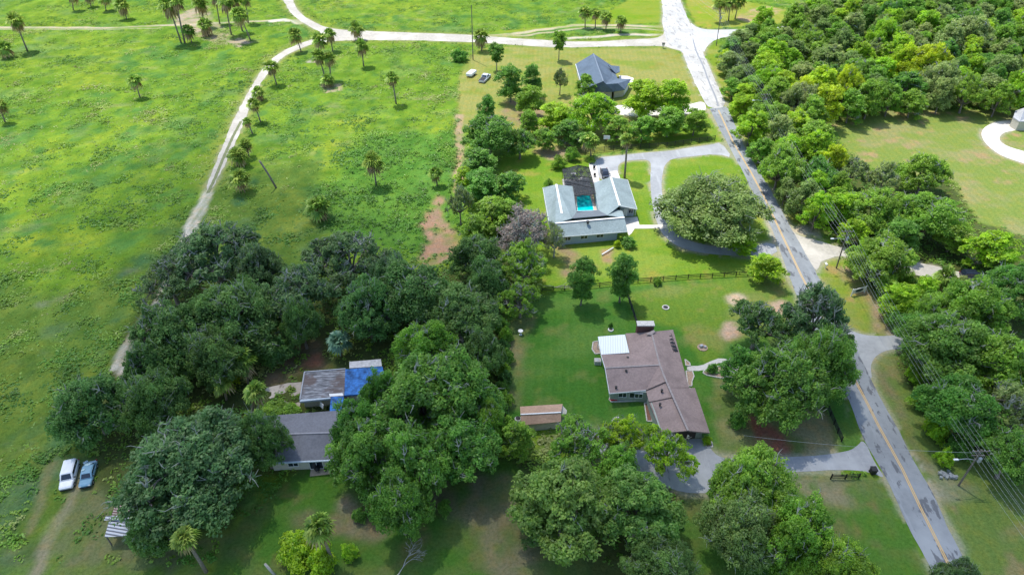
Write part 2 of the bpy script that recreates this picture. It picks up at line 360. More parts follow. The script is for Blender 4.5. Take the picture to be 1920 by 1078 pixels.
dirt_zones = [  # (polygon, colour, ragged metres)
    ([(853, 215), (868, 215), (870, 300), (872, 362), (852, 362), (854, 300)], (.42, .32, .20), .6),
    ([(820, 366), (830, 372), (828, 392), (840, 420), (858, 438), (864, 462), (850, 486), (800, 500), (770, 492), (790, 470), (797, 450), (792, 430), (780, 424), (798, 416), (800, 400), (810, 390)], (.42, .27, .18), .9),
    ([(1362, 552), (1385, 550), (1402, 560), (1396, 573), (1375, 574), (1364, 565)], (.52, .42, .30), .3),
    ([(1440, 566), (1470, 562), (1486, 575), (1470, 590), (1446, 588)], (.50, .36, .25), .3),
    ([(1362, 600), (1385, 605), (1390, 630), (1360, 640), (1350, 625)], (.50, .37, .27), .3),
    ([(1405, 775), (1428, 785), (1456, 805), (1484, 835), (1486, 856), (1425, 858), (1418, 820), (1408, 800)], (.31, .13, .09), .3),
    ([(1700, 900), (1760, 880), (1790, 905), (1850, 925), (1840, 945), (1780, 925), (1740, 935)], (.30, .29, .20), 3),
    ([(1640, 700), (1665, 690), (1690, 760), (1735, 850), (1760, 880), (1740, 885), (1690, 800)], (.20, .19, .10), 1.5),
    ([(1470, 425), (1530, 420), (1545, 450), (1490, 440)], (.50, .45, .36), 1.2),
    ([(1550, 500), (1600, 500), (1680, 610), (1690, 630), (1640, 620), (1620, 560)], (.36, .27, .17), 2),
    ([(1440, 395), (1462, 440), (1490, 520), (1478, 520), (1448, 450), (1430, 400)], (.50, .47, .40), .8),
    ([(520, 650), (600, 640), (620, 690), (560, 700), (540, 740), (500, 720)], (.20, .15, .09), 2),
    ([(575, 665), (605, 662), (612, 680), (590, 690), (574, 684)], (.32, .15, .09), .8),
    ([(640, 930), (700, 960), (740, 1000), (700, 1010), (640, 990)], (.30, .24, .17), 3),
    ([(800, 900), (930, 880), (960, 920), (1040, 1000), (1060, 1078), (900, 1078), (880, 980)], (.19, .18, .10), 5),
    ([(560, 950), (740, 960), (720, 1010), (640, 1000), (540, 985)], (.20, .18, .10), 3),
    ([(75, 1078), (140, 930), (175, 890), (230, 960), (330, 1010), (420, 990), (450, 1010), (380, 1078)], (.185, .20, .09), 4),
    ([(950, 610), (985, 590), (1010, 600), (985, 640), (975, 760), (955, 775)], (.23, .22, .10), 1.5),
    ([(1040, 455), (1080, 470), (1120, 500), (1085, 530), (1040, 520)], (.30, .22, .13), 2),
    ([(1128, 470), (1150, 468), (1148, 496), (1130, 492)], (.36, .24, .15), .6),
    ([(1485, 890), (1630, 890), (1650, 930), (1600, 950), (1500, 925)], (.26, .24, .14), 2.5),
    ([(1490, 750), (1535, 745), (1560, 790), (1570, 845), (1500, 850), (1470, 800)], (.27, .25, .13), 3),
    ([(1000, 285), (1070, 270), (1090, 290), (1080, 300), (1030, 300)], (.35, .27, .17), 1.5),
    ([(940, 190), (1010, 190), (1040, 250), (1000, 250), (940, 220)], (.33, .24, .16), 2),
    ([(1470, 20), (1410, 45), (1380, 35), (1430, 10)], (.45, .34, .20), 2),
    ([(325, 30), (385, 10), (400, 35), (440, 70), (470, 80), (450, 90), (400, 82), (370, 70), (330, 45)], (.40, .34, .24), 2),
    ([(600, 160), (640, 158), (642, 172), (610, 175)], (.40, .36, .22), 1),
    ([(590, 110), (600, 112), (598, 120), (570, 118)], (.40, .38, .28), 1),
    ([(1180, 640), (1220, 640), (1222, 660), (1180, 662)], (.30, .20, .14), 1),
]
lawn_zones = [  # polygon, colour a, colour b, stripe strength
    ([(858, 215), (856, 155), (868, 128), (893, 92), (960, 88), (1060, 92), (1245, 90), (1275, 100), (1320, 192), (1340, 225), (1352, 262), (1300, 276), (1100, 292), (1000, 290), (870, 240)], (.29, .31, .09), (.21, .29, .05), .35),
    ([(1310, 215), (1336, 225), (1350, 264), (1280, 276), (1180, 282), (1180, 270)], (.17, .30, .03), (.27, .32, .06), .1),
    ([(940, 290), (1000, 280), (1100, 296), (1160, 295), (1250, 288), (1370, 290), (1440, 420), (1470, 510), (1400, 520), (1020, 548), (940, 420), (935, 330)], (.15, .28, .025), (.21, .31, .045), .25),
    ([(1020, 548), (1400, 518), (1470, 512), (1540, 640), (1618, 822), (1590, 850), (1440, 860), (1330, 850), (1250, 830), (1150, 860), (1060, 800), (950, 790), (950, 610)], (.06, .18, .025), (.10, .215, .04), .35),
    ([(1180, 548), (1400, 518), (1470, 512), (1530, 620), (1370, 640), (1330, 700), (1270, 610), (1190, 605)], (.13, .235, .03), (.19, .25, .06), .3),
    ([(1335, 705), (1500, 720), (1560, 740), (1560, 850), (1440, 856), (1345, 850)], (.13, .20, .05), (.22, .235, .10), .2),
    ([(1540, 740), (1600, 760), (1618, 822), (1600, 842), (1575, 848), (1565, 800)], (.07, .19, .03), (.10, .20, .04), .1),
    ([(1320, 92), (1345, 82), (1365, 110), (1412, 215), (1420, 270), (1465, 345), (1500, 400), (1540, 445), (1490, 435), (1450, 360), (1400, 277), (1366, 200)], (.19, .29, .03), (.28, .32, .07), .2),
    ([(1230, -30), (1238, 0), (1240, 42), (1180, 46), (1080, 46), (1000, 62), (900, 62), (1010, 52), (1100, 44)], (.24, .32, .04), (.18, .31, .02), 0),
    ([(1535, 500), (1560, 482), (1600, 490), (1690, 625), (1610, 625), (1580, 605), (1548, 545)], (.20, .29, .035), (.27, .29, .08), .15),
    ([(1640, 665), (1680, 655), (1690, 700), (1760, 830), (1960, 900), (1960, 1150), (1870, 1150), (1750, 922), (1640, 715)], (.14, .22, .05), (.19, .235, .08), .3),
    ([(1280, 885), (1490, 888), (1660, 900), (1740, 1060), (1790, 1160), (1240, 1160)], (.085, .20, .03), (.15, .19, .06), .15),
    ([(380, 1150), (420, 1000), (560, 880), (680, 870), (960, 860), (1100, 1000), (1110, 1150)], (.07, .18, .025), (.13, .185, .05), .05),
    ([(1560, 235), (1660, 205), (1850, 208), (2060, 215), (2100, 520), (1880, 430), (1830, 415), (1790, 340), (1640, 320), (1590, 290)], (.20, .28, .06), (.27, .29, .11), .4),
    ([(1300, 20), (1380, 0), (1480, 20), (1480, 45), (1330, 55), (1300, 38)], (.30, .34, .06), (.2, .32, .03), 0),
    ([(1275, -30), (1325, -30), (1345, 20), (1330, 55), (1305, 50), (1290, 20)], (.24, .34, .03), (.3, .33, .06), 0),
]
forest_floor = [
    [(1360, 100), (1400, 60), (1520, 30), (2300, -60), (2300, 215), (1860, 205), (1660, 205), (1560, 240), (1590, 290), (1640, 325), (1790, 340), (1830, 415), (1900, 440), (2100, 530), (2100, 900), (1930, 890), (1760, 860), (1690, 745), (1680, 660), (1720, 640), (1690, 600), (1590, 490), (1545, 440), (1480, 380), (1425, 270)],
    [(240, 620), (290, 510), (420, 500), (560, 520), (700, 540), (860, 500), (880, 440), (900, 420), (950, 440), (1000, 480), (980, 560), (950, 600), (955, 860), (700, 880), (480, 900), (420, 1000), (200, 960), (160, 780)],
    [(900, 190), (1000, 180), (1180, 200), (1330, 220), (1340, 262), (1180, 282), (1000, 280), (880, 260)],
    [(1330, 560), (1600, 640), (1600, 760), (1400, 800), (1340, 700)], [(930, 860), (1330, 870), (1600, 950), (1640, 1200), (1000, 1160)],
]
tracks = [ # (px polyline, half width m, colour)
    ([(385, 357), (371, 390), (354, 427), (334, 484), (297, 560), (266, 610), (234, 650), (214, 692)], .75, (.62, .58, .48)),
    ([(396, 357), (384, 390), (371, 420), (347, 470), (310, 560), (282, 610), (250, 660), (228, 700)], .7, (.58, .54, .45)),
    ([(-60, 51), (0, 52), (100, 52), (200, 53), (270, 50), (334, 47), (417, 43), (480, 40), (540, 38)], 1.0, (.50, .45, .32)),
    ([(510, 40), (530, 38), (550, 40), (562, 44)], 1.8, (.62, .60, .52)),
    ([(-60, 54), (0, 55), (100, 55.5), (200, 56), (300, 53)], .5, (.42, .40, .27)),
    ([(905, 68), (960, 65), (1024, 55), (1074, 48), (1141, 48), (1200, 49), (1243, 51)], 1.3, (.50, .46, .30)),
    ([(930, 69), (985, 67), (1040, 60), (1080, 54), (1141, 53), (1200, 54), (1243, 57)], .8, (.46, .43, .27)),
    ([(1060, 73), (1110, 70), (1160, 66), (1241, 66)], 1.2, (.58, .54, .44)),
    ([(165, 870), (120, 960), (90, 1010), (60, 1078)], .9, (.33, .29, .18)),
    ([(100, 870), (75, 930), (50, 1000)], .7, (.22, .23, .10)),
]
def segdist(X, Y, pl):
    r = np.full(X.shape, 1e9)
    for (x1, y1), (x2, y2) in zip(pl[:-1], pl[1:]):
        dx, dy = x2 - x1, y2 - y1; t = np.clip(((X - x1) * dx + (Y - y1) * dy) / (dx * dx + dy * dy), 0, 1)
        r = np.minimum(r, np.hypot(X - x1 - t * dx, Y - y1 - t * dy))
    return r
def blur(m, n=1):
    for _ in range(n):
        p = np.pad(m, 1, mode='edge'); m = (p[:-2, 1:-1] + p[2:, 1:-1] + p[1:-1, :-2] + p[1:-1, 2:] + 2 * p[1:-1, 1:-1]) / 6
    return m
GS = 0.7
gx = np.arange(-262, 262.1, GS); gy = np.arange(40, 372, GS)
GX, GY = np.meshgrid(gx, gy)
wx = GX + (fbm(GX, GY, 5, 1, 3) - .5) * 2; wy = GY + (fbm(GX, GY, 5, 6, 3) - .5) * 2   # ragged by 1 m each way
def zone(px, rag=1.0):
    poly = [W(*p)[:2] for p in px]
    return inpoly(GX + (wx - GX) * rag, GY + (wy - GY) * rag, poly).astype(float)
hard = np.zeros(GX.shape)
for P in (P_main, P_white, P_sideroad, P_sand1, P_drive2, P_drive3, P_side3, P_sandy3, P_farcurve, P_conc1):
    hard = np.maximum(hard, zone(P, 0))
n1 = fbm(GX, GY, 16, 21, 5); n2 = fbm(GX, GY * .8, 5, 33, 4); n3 = fbm(GX, GY, 40, 41, 3); n4 = fbm(GX, GY * 1.6, 9, 55, 4); n6 = fbm(GX, GY, 2.6, 66, 2); n5 = np.random.RandomState(1).rand(*GX.shape)
def lerp(a, b, t): t = np.clip(t, 0, 1)[..., None]; return a * (1 - t) + b * t
c = np.empty(GX.shape + (3,)); c[:] = (.15, .275, .026)
c = lerp(c, np.array((.235, .33, .03)), (n1 - .5) * 2.8)
c = lerp(c, np.array((.09, .215, .04)), (n2 - .55) * 5 + (n3 - .52) * 3)
c = lerp(c, np.array((.25, .28, .12)), (n4 - .64) * 2.5)
c = lerp(c, np.array((.13, .235, .07)), (fbm(GX, GY, 11, 77, 4) - .60) * 3)
lush = blur(zone([(690, 250), (860, 250), (860, 430), (780, 480), (600, 440), (560, 380), (640, 330)], 4), 8)
c = lerp(c, np.array((.085, .225, .035)), lush * .75)
hf = fbm(GX, GY * .8, 3.2, 88, 3)
c = c * (1 + (hf[..., None] - .5) * np.array((1.1, .75, .9)))
cloud_dull = blur(zone([(-200, 480), (150, 560), (420, 330), (600, 300), (620, 480), (300, 1100), (-400, 1100)], 3), 12)  # cloud shade put into the colour: lower left field darker and bluer
c = lerp(c, c * np.array((.78, .74, 1.35)), cloud_dull * .9)
pw = np.ones(GX.shape); st = np.zeros(GX.shape)
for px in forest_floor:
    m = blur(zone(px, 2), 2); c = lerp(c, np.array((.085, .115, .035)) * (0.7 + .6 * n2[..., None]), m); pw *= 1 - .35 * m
for px, ca, cb, s in lawn_zones:
    m = blur(zone(px, .7), 1)
    cc = lerp(np.broadcast_to(np.array(ca), c.shape), np.array(cb), (n4 - .42) * 4)
    cc = lerp(cc, np.array(cb) * np.array((1.25, .95, 1.2)), (fbm(GX, GY, 4, 91, 3) - .62) * 6)
    c = lerp(c, cc, m); pw *= 1 - m; st = st * (1 - m) + s * m
for px, cc, rag in dirt_zones:
    m = blur(zone(px, rag), 2 if rag > 1 else 1) * (np.clip(.75 + (n2 - .45) * 2.2, 0, 1) if rag > 1 else 1)
    m = m * np.clip(.75 + (n6 - .36) * 2.5, 0, 1); c = lerp(c, np.array(cc) * (0.8 + .4 * n2[..., None]), m); pw *= 1 - m; st *= 1 - m
for pl, hw, cc in tracks:
    dd = segdist(wx, wy, [W(*p)[:2] for p in pl]); m = np.clip((hw + .45 - dd) / .9, 0, 1) * np.clip(.55 + (n2 - .3) * 2, 0, 1)
    c = lerp(c, np.array(cc), m); pw *= 1 - np.clip((hw + 2 - dd) / 1.5, 0, 1); st *= 1 - m
# worn sandy shoulders beside every paved surface
hb = blur(hard, 3); sh = np.clip(hb * 3.0, 0, 1) * (n2 > .40)
c = lerp(c, np.array((.40, .38, .28)), sh * .75); pw *= 1 - np.clip(blur(hard, 5) * 3, 0, 1)
# dry mown margin by the sandy road
mg = np.clip(blur(zone(P_sand1, 0), 26) * 6, 0, 1) * (1 - hb)
c = lerp(c, np.array((.24, .29, .06)), mg * .6); pw *= 1 - .55 * mg
PW = np.clip(pw, 0, 1)
bx = np.concatenate([[-6000, -3000, -1200, -600, -380], gx, [380, 600, 1200, 3000, 6000]])
by = np.concatenate([[-3000, -800, -300, -80, 0, 25], gy, [430, 560, 900, 1800, 4000, 9000]])
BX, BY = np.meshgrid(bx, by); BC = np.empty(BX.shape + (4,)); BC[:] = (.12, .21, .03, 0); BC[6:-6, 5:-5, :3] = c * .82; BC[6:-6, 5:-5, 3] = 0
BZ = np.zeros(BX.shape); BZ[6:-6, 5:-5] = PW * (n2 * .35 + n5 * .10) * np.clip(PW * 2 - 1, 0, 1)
BS = np.zeros(BX.shape); BS[6:-6, 5:-5] = st
ny, nx = BX.shape; ii = np.arange(nx * ny).reshape(ny, nx)
Q = np.stack([ii[:-1, :-1], ii[:-1, 1:], ii[1:, 1:], ii[1:, :-1]], -1).reshape(-1, 4)
def ground_mat():
    m, nt, b = newmat("grass_ground"); L = nt.links.new
    a = N(nt, "ShaderNodeAttribute", attribute_name="land"); s = N(nt, "ShaderNodeAttribute", attribute_name="mown")
    f1 = noise(nt, 2.2, 6, 0.75); f2 = noise(nt, 0.5, 4, 0.6); f3 = noise(nt, 7.0, 3, 0.7)
    c = mixc(nt, a.outputs["Color"], (1.5, 1.45, 1.5), mapr(nt, f1, 0.5, 0.85, 0, 1), 'MULTIPLY')
    c = mixc(nt, c, (.52, .6, .5), mapr(nt, f1, 0.5, 0.25, 0, 1), 'MULTIPLY')
    c = mixc(nt, c, (1.25, 1.05, .9), mapr(nt, f2, 0.45, 0.7, 0, 1), 'MULTIPLY')
    c = mixc(nt, c, (.7, .75, .75), mapr(nt, f3, 0.55, 0.8, 0, 1), 'MULTIPLY')
    wv = nt.nodes.new("ShaderNodeTexWave"); wv.inputs["Scale"].default_value = .19; wv.inputs["Distortion"].default_value = 4
    wv.inputs["Detail"].default_value = 3; wv.inputs["Detail Scale"].default_value = .3; L(geo(nt, None, 0.05), wv.inputs[0])
    mt = nt.nodes.new("ShaderNodeMath"); mt.operation = 'MULTIPLY'; L(wv.outputs["Fac"], mt.inputs[0]); L(s.outputs["Fac"], mt.inputs[1])
    c = mixc(nt, c, (1.28, 1.14, 1.25), mt.outputs[0], 'MULTIPLY')
    L(c, b.inputs["Base Color"]); b.inputs["Roughness"].default_value = 1; b.inputs["Specular IOR Level"].default_value = .05
    bump(nt, b, f1, .8, .12); return m
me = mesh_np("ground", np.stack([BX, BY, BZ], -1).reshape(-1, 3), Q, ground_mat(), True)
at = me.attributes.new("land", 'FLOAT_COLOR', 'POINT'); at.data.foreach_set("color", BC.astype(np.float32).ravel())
at = me.attributes.new("mown", 'FLOAT', 'POINT'); at.data.foreach_set("value", BS.astype(np.float32).ravel())
tag(link_mesh("ground", me), kind="structure")

# ------------------------------------------------------------------ paved surfaces: sheets a few cm above the ground
def edge_noise(pl, step, amp, seed):
    out = []; n = len(pl)
    for i in range(n):
        a = np.array(pl[i]); b = np.array(pl[(i + 1) % n]); L = np.hypot(*(b - a)); k = max(1, int(L / step))
        nrm = np.array((-(b - a)[1], (b - a)[0])) / max(L, 1e-6)
        for j in range(k):
            p = a + (b - a) * j / k
            d = (fbm(np.array([p[0]]), np.array([p[1]]), 2.5, seed, 3)[0] - .5) * 2 * amp
            out.append(tuple(p + nrm * d))
    return out
def smooth(pl, n=2):
    for _ in range(n):
        q = []
        for i in range(len(pl)):
            a = pl[i]; b = pl[(i + 1) % len(pl)]
            q += [(a[0] * .75 + b[0] * .25, a[1] * .75 + b[1] * .25), (a[0] * .25 + b[0] * .75, a[1] * .25 + b[1] * .75)]
        pl = q
    return pl
def sheet(name, px, z, mat, amp=0.15, step=.7, sm=2, kind="structure", seed=3):
    pl = [W(*p)[:2] for p in px]
    if sm: pl = smooth(pl, sm)
    if amp: pl = edge_noise(pl, step, amp, seed)
    tris = tessellate_polygon([[Vector((x, y, 0)) for x, y in pl]]); F = []
    for a, b, c in tris:
        A, B, Cc = pl[a], pl[b], pl[c]
        F.append((a, b, c) if (B[0] - A[0]) * (Cc[1] - A[1]) - (B[1] - A[1]) * (Cc[0] - A[0]) > 0 else (a, c, b))
    o = link_mesh(name, mesh_np(name, [(x, y, z) for x, y in pl], F, mat)); return tag(o, kind=kind)
def asphalt(name, c1, c2, dark=None, thr=.56, sand=None, crack=.0):
    m, nt, b = newmat(name)
    c = ramp(nt, noise(nt, 1.1, 6, .7), [(.3, c1), (.7, c2)])
    c = mixc(nt, c, tuple(x * 1.35 for x in c2), mapr(nt, noise(nt, .12, 3, .5), .45, .7, 0, .7))
    if dark:
        s = geo(nt, (1.5, .5, 1), -.12)
        c = mixc(nt, c, dark, mapr(nt, noise(nt, .5, 4, .6, s), thr, thr + .04, 0, .8))
        c = mixc(nt, c, tuple(x * 1.25 for x in c2), mapr(nt, noise(nt, .8, 3, .6, geo(nt, (1, .12, 1), -.1)), .55, .7, 0, .6))
    # transverse cracks
    v = nt.nodes.new("ShaderNodeTexVoronoi"); v.feature = 'DISTANCE_TO_EDGE'; v.inputs["Scale"].default_value = .22
    nt.links.new(geo(nt, (1, 1, 1)), v.inputs["Vector"])
    c = mixc(nt, c, tuple(x * .5 for x in c1), mapr(nt, v.outputs["Distance"], .006, .0, 0, crack))
    if 'sand' in name: c = mixc(nt, c, (.24, .25, .13), mapr(nt, noise(nt, .9, 5, .75), .58, .70, 0, .6))
    if sand: c = mixc(nt, c, sand, mapr(nt, noise(nt, .35, 5, .65), .5, .62, 0, .85))
    nt.links.new(c, b.inputs["Base Color"]); b.inputs["Roughness"].default_value = .88; b.inputs["Specular IOR Level"].default_value = .25
    bump(nt, b, noise(nt, 14, 3, .6), .3, .02); return m
A_main = asphalt("asphalt", (.20, .218, .23), (.255, .272, .28), (.10, .105, .115), .565)
A_drive = asphalt("driveway_asphalt", (.27, .28, .29), (.35, .36, .365), (.17, .175, .19), .66)
A_white = asphalt("sand_covered_paving", (.37, .36, .34), (.50, .49, .46), (.27, .265, .25), .56)
A_sand = asphalt("white_sand", (.35, .325, .27), (.50, .465, .40), None, sand=None)
sheet("asphalt_road", P_main, .035, A_main, .14, .8, 0)
sheet("limestone_road", P_white, .039, A_white, .3, .9, 1)
sheet("side_road", P_sideroad, .031, asphalt("pale_asphalt", (.40, .41, .41), (.52, .52, .51)), .2)
sheet("sandy_road", P_sand1, .027, A_sand, .35, .8, 2)
sheet("driveway", P_drive2, .031, A_drive, .08, .8, 1)
sheet("driveway", P_drive3, .031, A_drive, .12, .8, 2)
sheet("side_road", P_side3, .027, asphalt("grey_asphalt", (.27, .28, .28), (.35, .36, .36)), .12)
sheet("sandy_driveway", P_sandy3, .029, A_sand, .4)
sheet("curved_driveway", P_farcurve, .03, M['concw'], .05)
sheet("driveway", P_conc1, .025, M['concw'], .1)
sheet("driveway_pad", P_pad1, .028, M['concw'], 0, 1, 0)
sheet("driveway_pad", P_pad2, .042, M['concw'], 0, 1, 0)
sheet("driveway_pad", P_pad2b, .044, M['concw'], 0, 1, 0)
sheet("footpath", P_walk2, .042, M['concw'], .03, .8, 0)
sheet("footpath", P_walk3, .03, M['concrete'], .03, .8, 1)
sheet("concrete_slab", P_slab4, .03, asphalt("stained_concrete", (.32, .28, .23), (.46, .41, .35), (.22, .18, .14)), .15, .8, 0)
sheet("patio", P_patio4, .03, plain("sandstone_paving", (.50, .40, .28), .9, .15, 2), 0, 1, 0)
def stripline(name, pts, hw, z, mat):
    V = []; F = []; n = len(pts)
    for i, p in enumerate(pts):
        a = np.array(pts[max(i - 1, 0)]); b = np.array(pts[min(i + 1, n - 1)]); d = (b - a) / np.hypot(*(b - a)); nr = np.array((-d[1], d[0]))
        V += [(*(np.array(p) + nr * hw), z), (*(np.array(p) - nr * hw), z)]
    for i in range(n - 1): F.append((2 * i, 2 * i + 1, 2 * i + 3, 2 * i + 2))
    return V, F
def paint_mat(name, col, wear):
    m, nt, b = newmat(name)
    c = mixc(nt, col, (.24, .26, .28), mapr(nt, noise(nt, 3.0, 5, .7), wear, wear + .12, 0, .9))
    nt.links.new(c, b.inputs["Base Color"]); b.inputs["Roughness"].default_value = .8; return m
PY = paint_mat("faded_yellow_paint", (.62, .40, .14), .60)
cl = [W(*p)[:2] for p in [(1347, 207), (1374, 266), (1406, 320), (1434, 372), (1462, 432), (1502, 516), (1538, 586), (1573, 656), (1606, 718), (1627, 758), (1647, 798), (1691, 878), (1724, 948), (1774, 1049), (1811, 1122), (1870, 1230)]]
def shift(pl, s):
    o = []
    for i, p in enumerate(pl):
        a = np.array(pl[max(i - 1, 0)]); b = np.array(pl[min(i + 1, len(pl) - 1)]); d = (b - a) / np.hypot(*(b - a)); o.append(tuple(np.array(p) + np.array((-d[1], d[0])) * s))
    return o
def dens(pl, st=3.0):
    o = []
    for a, b in zip(pl[:-1], pl[1:]):
        a = np.array(a); b = np.array(b); k = max(1, int(np.hypot(*(b - a)) / st))
        o += [tuple(a + (b - a) * j / k) for j in range(k)]
    return o + [tuple(pl[-1])]
cl = dens(cl)
tag(mk("centre_line", join(stripline("", shift(cl, .13), .07, .047, None), stripline("", shift(cl, -.13), .07, .047, None)), PY), kind="structure")
wear = [(W(*p)[:2]) for p in [(1298, 75), (1306, 95), (1316, 122), (1330, 152), (1346, 200)]]
tag(mk("worn_asphalt_strip", stripline("", [(x + .25 * math.sin(y * .21), y) for x, y in dens(wear, 2.0)], .28, .05, None), paint_mat("worn_asphalt", (.24, .25, .27), .5)), kind="structure")

gs = dens([W(*p)[:2] for p in [(452, 228), (437, 256), (419, 296), (404, 333), (390, 362)]], 1.5)
tag(mk("grass_strip", stripline("", [(x + .05 * math.sin(y * 1.7), y) for x, y in gs], .42, .04, None), plain("track_grass", (.17, .19, .09), .95, .4, 3)), kind="structure")

# ------------------------------------------------------------------ trees
def rdir(rng, n, zmin=-1.0):
    z = rng.uniform(zmin, 1, n); a = rng.uniform(0, 2 * math.pi, n); r = np.sqrt(1 - z * z)
    return np.stack([r * np.cos(a), r * np.sin(a), z], -1)
def leaves(P, Nn, size, rng, asp=.55):
    n = len(P); T = np.cross(Nn, rng.normal(size=(n, 3))); T /= np.linalg.norm(T, axis=1)[:, None] + 1e-9
    B = np.cross(Nn, T); s = (size * rng.uniform(.6, 1.35, n))[:, None]
    V = np.stack([P - T * s, P - B * s * asp, P + T * s, P + B * s * asp], 1).reshape(-1, 3)
    return V, np.arange(n * 4).reshape(n, 4)
def np_tubes(segs, n=5):
    """segs: list of (points, radii)"""
    V = []; F = []; k0 = 0
    for pts, rad in segs:
        v, f = tube(pts, rad, n, False); V += v; F += [tuple(i + k0 for i in q) for q in f]; k0 += len(v)
    return np.array(V), np.array(F)
def gen_tree(seed, Ht, hb, nl, lr, nc, rc, ns, nleaf, leaf, core=.0, flat=.8, lobes=None, density=1.0, twig=0, limbs=True):
    """horizontal crown radius 1; Ht height, hb crown bottom. returns (leaf mesh data, wood mesh data)"""
    rng = np.random.RandomState(seed); L = []
    if lobes: L = lobes
    else:
        ph = rng.uniform(0, 6.28)
        for i in range(nl):
            a = ph + i * 2 * math.pi / nl + rng.uniform(-.35, .35); q = rng.uniform(.72, 1.0) * (1 - lr)
            z = hb + lr * .6 + (Ht - hb - lr * 1.5) * (rng.uniform(.0, .55) if Ht < 1.7 else (i % 3) * .3 + rng.uniform(0, .12)); L.append((q * math.cos(a), q * math.sin(a), z, lr * rng.uniform(.8, 1.15)))
        k = max(2, nl // 2)
        for i in range(k):
            a = ph + i * 2 * math.pi / k + rng.uniform(-.5, .5); q = rng.uniform(.15, .5) * (1 - lr)
            L.append((q * math.cos(a), q * math.sin(a), Ht - lr * rng.uniform(.85, 1.25), lr * rng.uniform(.85, 1.15)))
    P = []; Nn = []; T = []; segs = []; tw = []
    th = hb + (Ht - hb) * .12
    trunk_r = .055 if Ht < 1.8 else .05
    bend = rng.uniform(-.05, .05, 2)
    if limbs: segs.append(([(0, 0, -.02), (bend[0] * .5, bend[1] * .5, th * .5), (bend[0], bend[1], th)], [trunk_r * 1.35, trunk_r, trunk_r * .85]))
    for (lx, ly, lz, r) in L:
        lc = np.array((lx, ly, lz))
        if limbs:
            m = np.array((lx * .45 + bend[0], ly * .45 + bend[1], th + (lz - th) * .35)) + rng.uniform(-.05, .05, 3)
            segs.append(([(bend[0], bend[1], th * .95), tuple(m), tuple(lc)], [trunk_r * .62, trunk_r * .42, trunk_r * .22]))
        for d in rdir(rng, nc, -.45):
            cc = lc + d * r * np.array((1, 1, flat)) * rng.uniform(.55, .95); cr = rc * rng.uniform(.7, 1.25); ct = rng.rand()
            if limbs: segs.append(([tuple(lc), tuple((lc + cc) / 2 + rng.uniform(-.03, .03, 3)), tuple(cc)], [trunk_r * .2, trunk_r * .14, trunk_r * .08]))
            if rng.rand() > density: 
                tw.append((cc, cr * 1.2)); continue
            for e in rdir(rng, ns, -.5):
                sc = cc + e * cr * np.array((1, 1, flat)) * rng.uniform(.5, .9); sr = cr * rng.uniform(.38, .62); stt = .6 * ct + .4 * rng.rand()
                n = int(nleaf * rng.uniform(.7, 1.3)); dd = rdir(rng, n, -.6)
                p = sc + dd * (sr * rng.uniform(.55, 1.1, n))[:, None] * np.array((1, 1, flat))
                nn = dd * .6 + rng.normal(size=(n, 3)) * .42 + np.array((0, 0, .75)); nn /= np.linalg.norm(nn, axis=1)[:, None]
                P.append(p); Nn.append(nn); T.append(np.clip(.10 + .55 * stt + rng.uniform(-.18, .22, n), 0, .93 + .07 * (rng.rand(n) < .5)))
            if twig and rng.rand() < twig: tw.append((cc, cr * 1.35))
    P = np.concatenate(P); Nn = np.concatenate(Nn); T = np.concatenate(T)
    V, F = leaves(P, Nn, leaf, rng)
    wood = np_tubes(segs) if segs else None
    pale = []
    for cc, cr in tw:
        for d in rdir(rng, 4, .0):
            d = d * .82; e = cc + d * cr; m = cc + d * cr * .55 + rng.uniform(-.3, .3, 3) * cr
            pale.append(([tuple(cc), tuple(m), tuple(e)], [leaf * .5, leaf * .36, leaf * .12]))
            e2 = m + (d + rng.uniform(-.8, .8, 3)) * cr * .5
            pale.append(([tuple(m), tuple((m + e2) / 2 + rng.uniform(-.1, .1, 3) * cr), tuple(e2)], [leaf * .25, leaf * .18, leaf * .08]))
    return (V, F, T), wood, (np_tubes(pale, 4) if pale else None)
TM = {}
def treekind(key, wood='bark', **k):
    (V, F, T), wd, pl = gen_tree(**k)
    wv, wf = wd; k0 = len(wf)
    if pl is not None: wf = np.concatenate([wf, pl[1] + len(wv)]); wv = np.concatenate([wv, pl[0]])
    me = mesh_np("trunk", wv, wf, M[wood], True); me.materials.append(M['twig'])
    mi = np.zeros(len(wf), dtype=np.int32); mi[k0:] = 1; me.polygons.foreach_set("material_index", mi)
    TM[key] = (mesh_np("crown", V, F, M['green'], False, T), me)
treekind('big1', seed=1, Ht=1.15, hb=.2, nl=11, lr=.32, nc=14, rc=.15, ns=7, nleaf=46, leaf=.022, twig=.35)
treekind('big2', seed=2, Ht=1.1, hb=.2, nl=10, lr=.33, nc=14, rc=.16, ns=7, nleaf=46, leaf=.021, twig=.30)
treekind('open1', seed=3, Ht=1.25, hb=.3, nl=8, lr=.34, nc=12, rc=.13, ns=6, nleaf=32, leaf=.026, density=.8, twig=.3)
treekind('open2', seed=4, Ht=1.3, hb=.3, nl=7, lr=.36, nc=12, rc=.14, ns=6, nleaf=32, leaf=.026, density=.75, twig=.35)
treekind('clump1', seed=5, Ht=1.3, hb=.2, nl=11, lr=.31, nc=10, rc=.17, ns=7, nleaf=44, leaf=.026, twig=.14, density=.93)
treekind('clump2', seed=6, Ht=1.35, hb=.2, nl=10, lr=.33, nc=10, rc=.18, ns=7, nleaf=44, leaf=.026, twig=.12, density=.93)
treekind('mid1', seed=7, Ht=2.1, hb=.2, nl=8, lr=.44, nc=10, rc=.24, ns=6, nleaf=28, leaf=.042)
treekind('mid2', seed=8, Ht=2.3, hb=.2, nl=8, lr=.46, nc=9, rc=.25, ns=6, nleaf=28, leaf=.044)
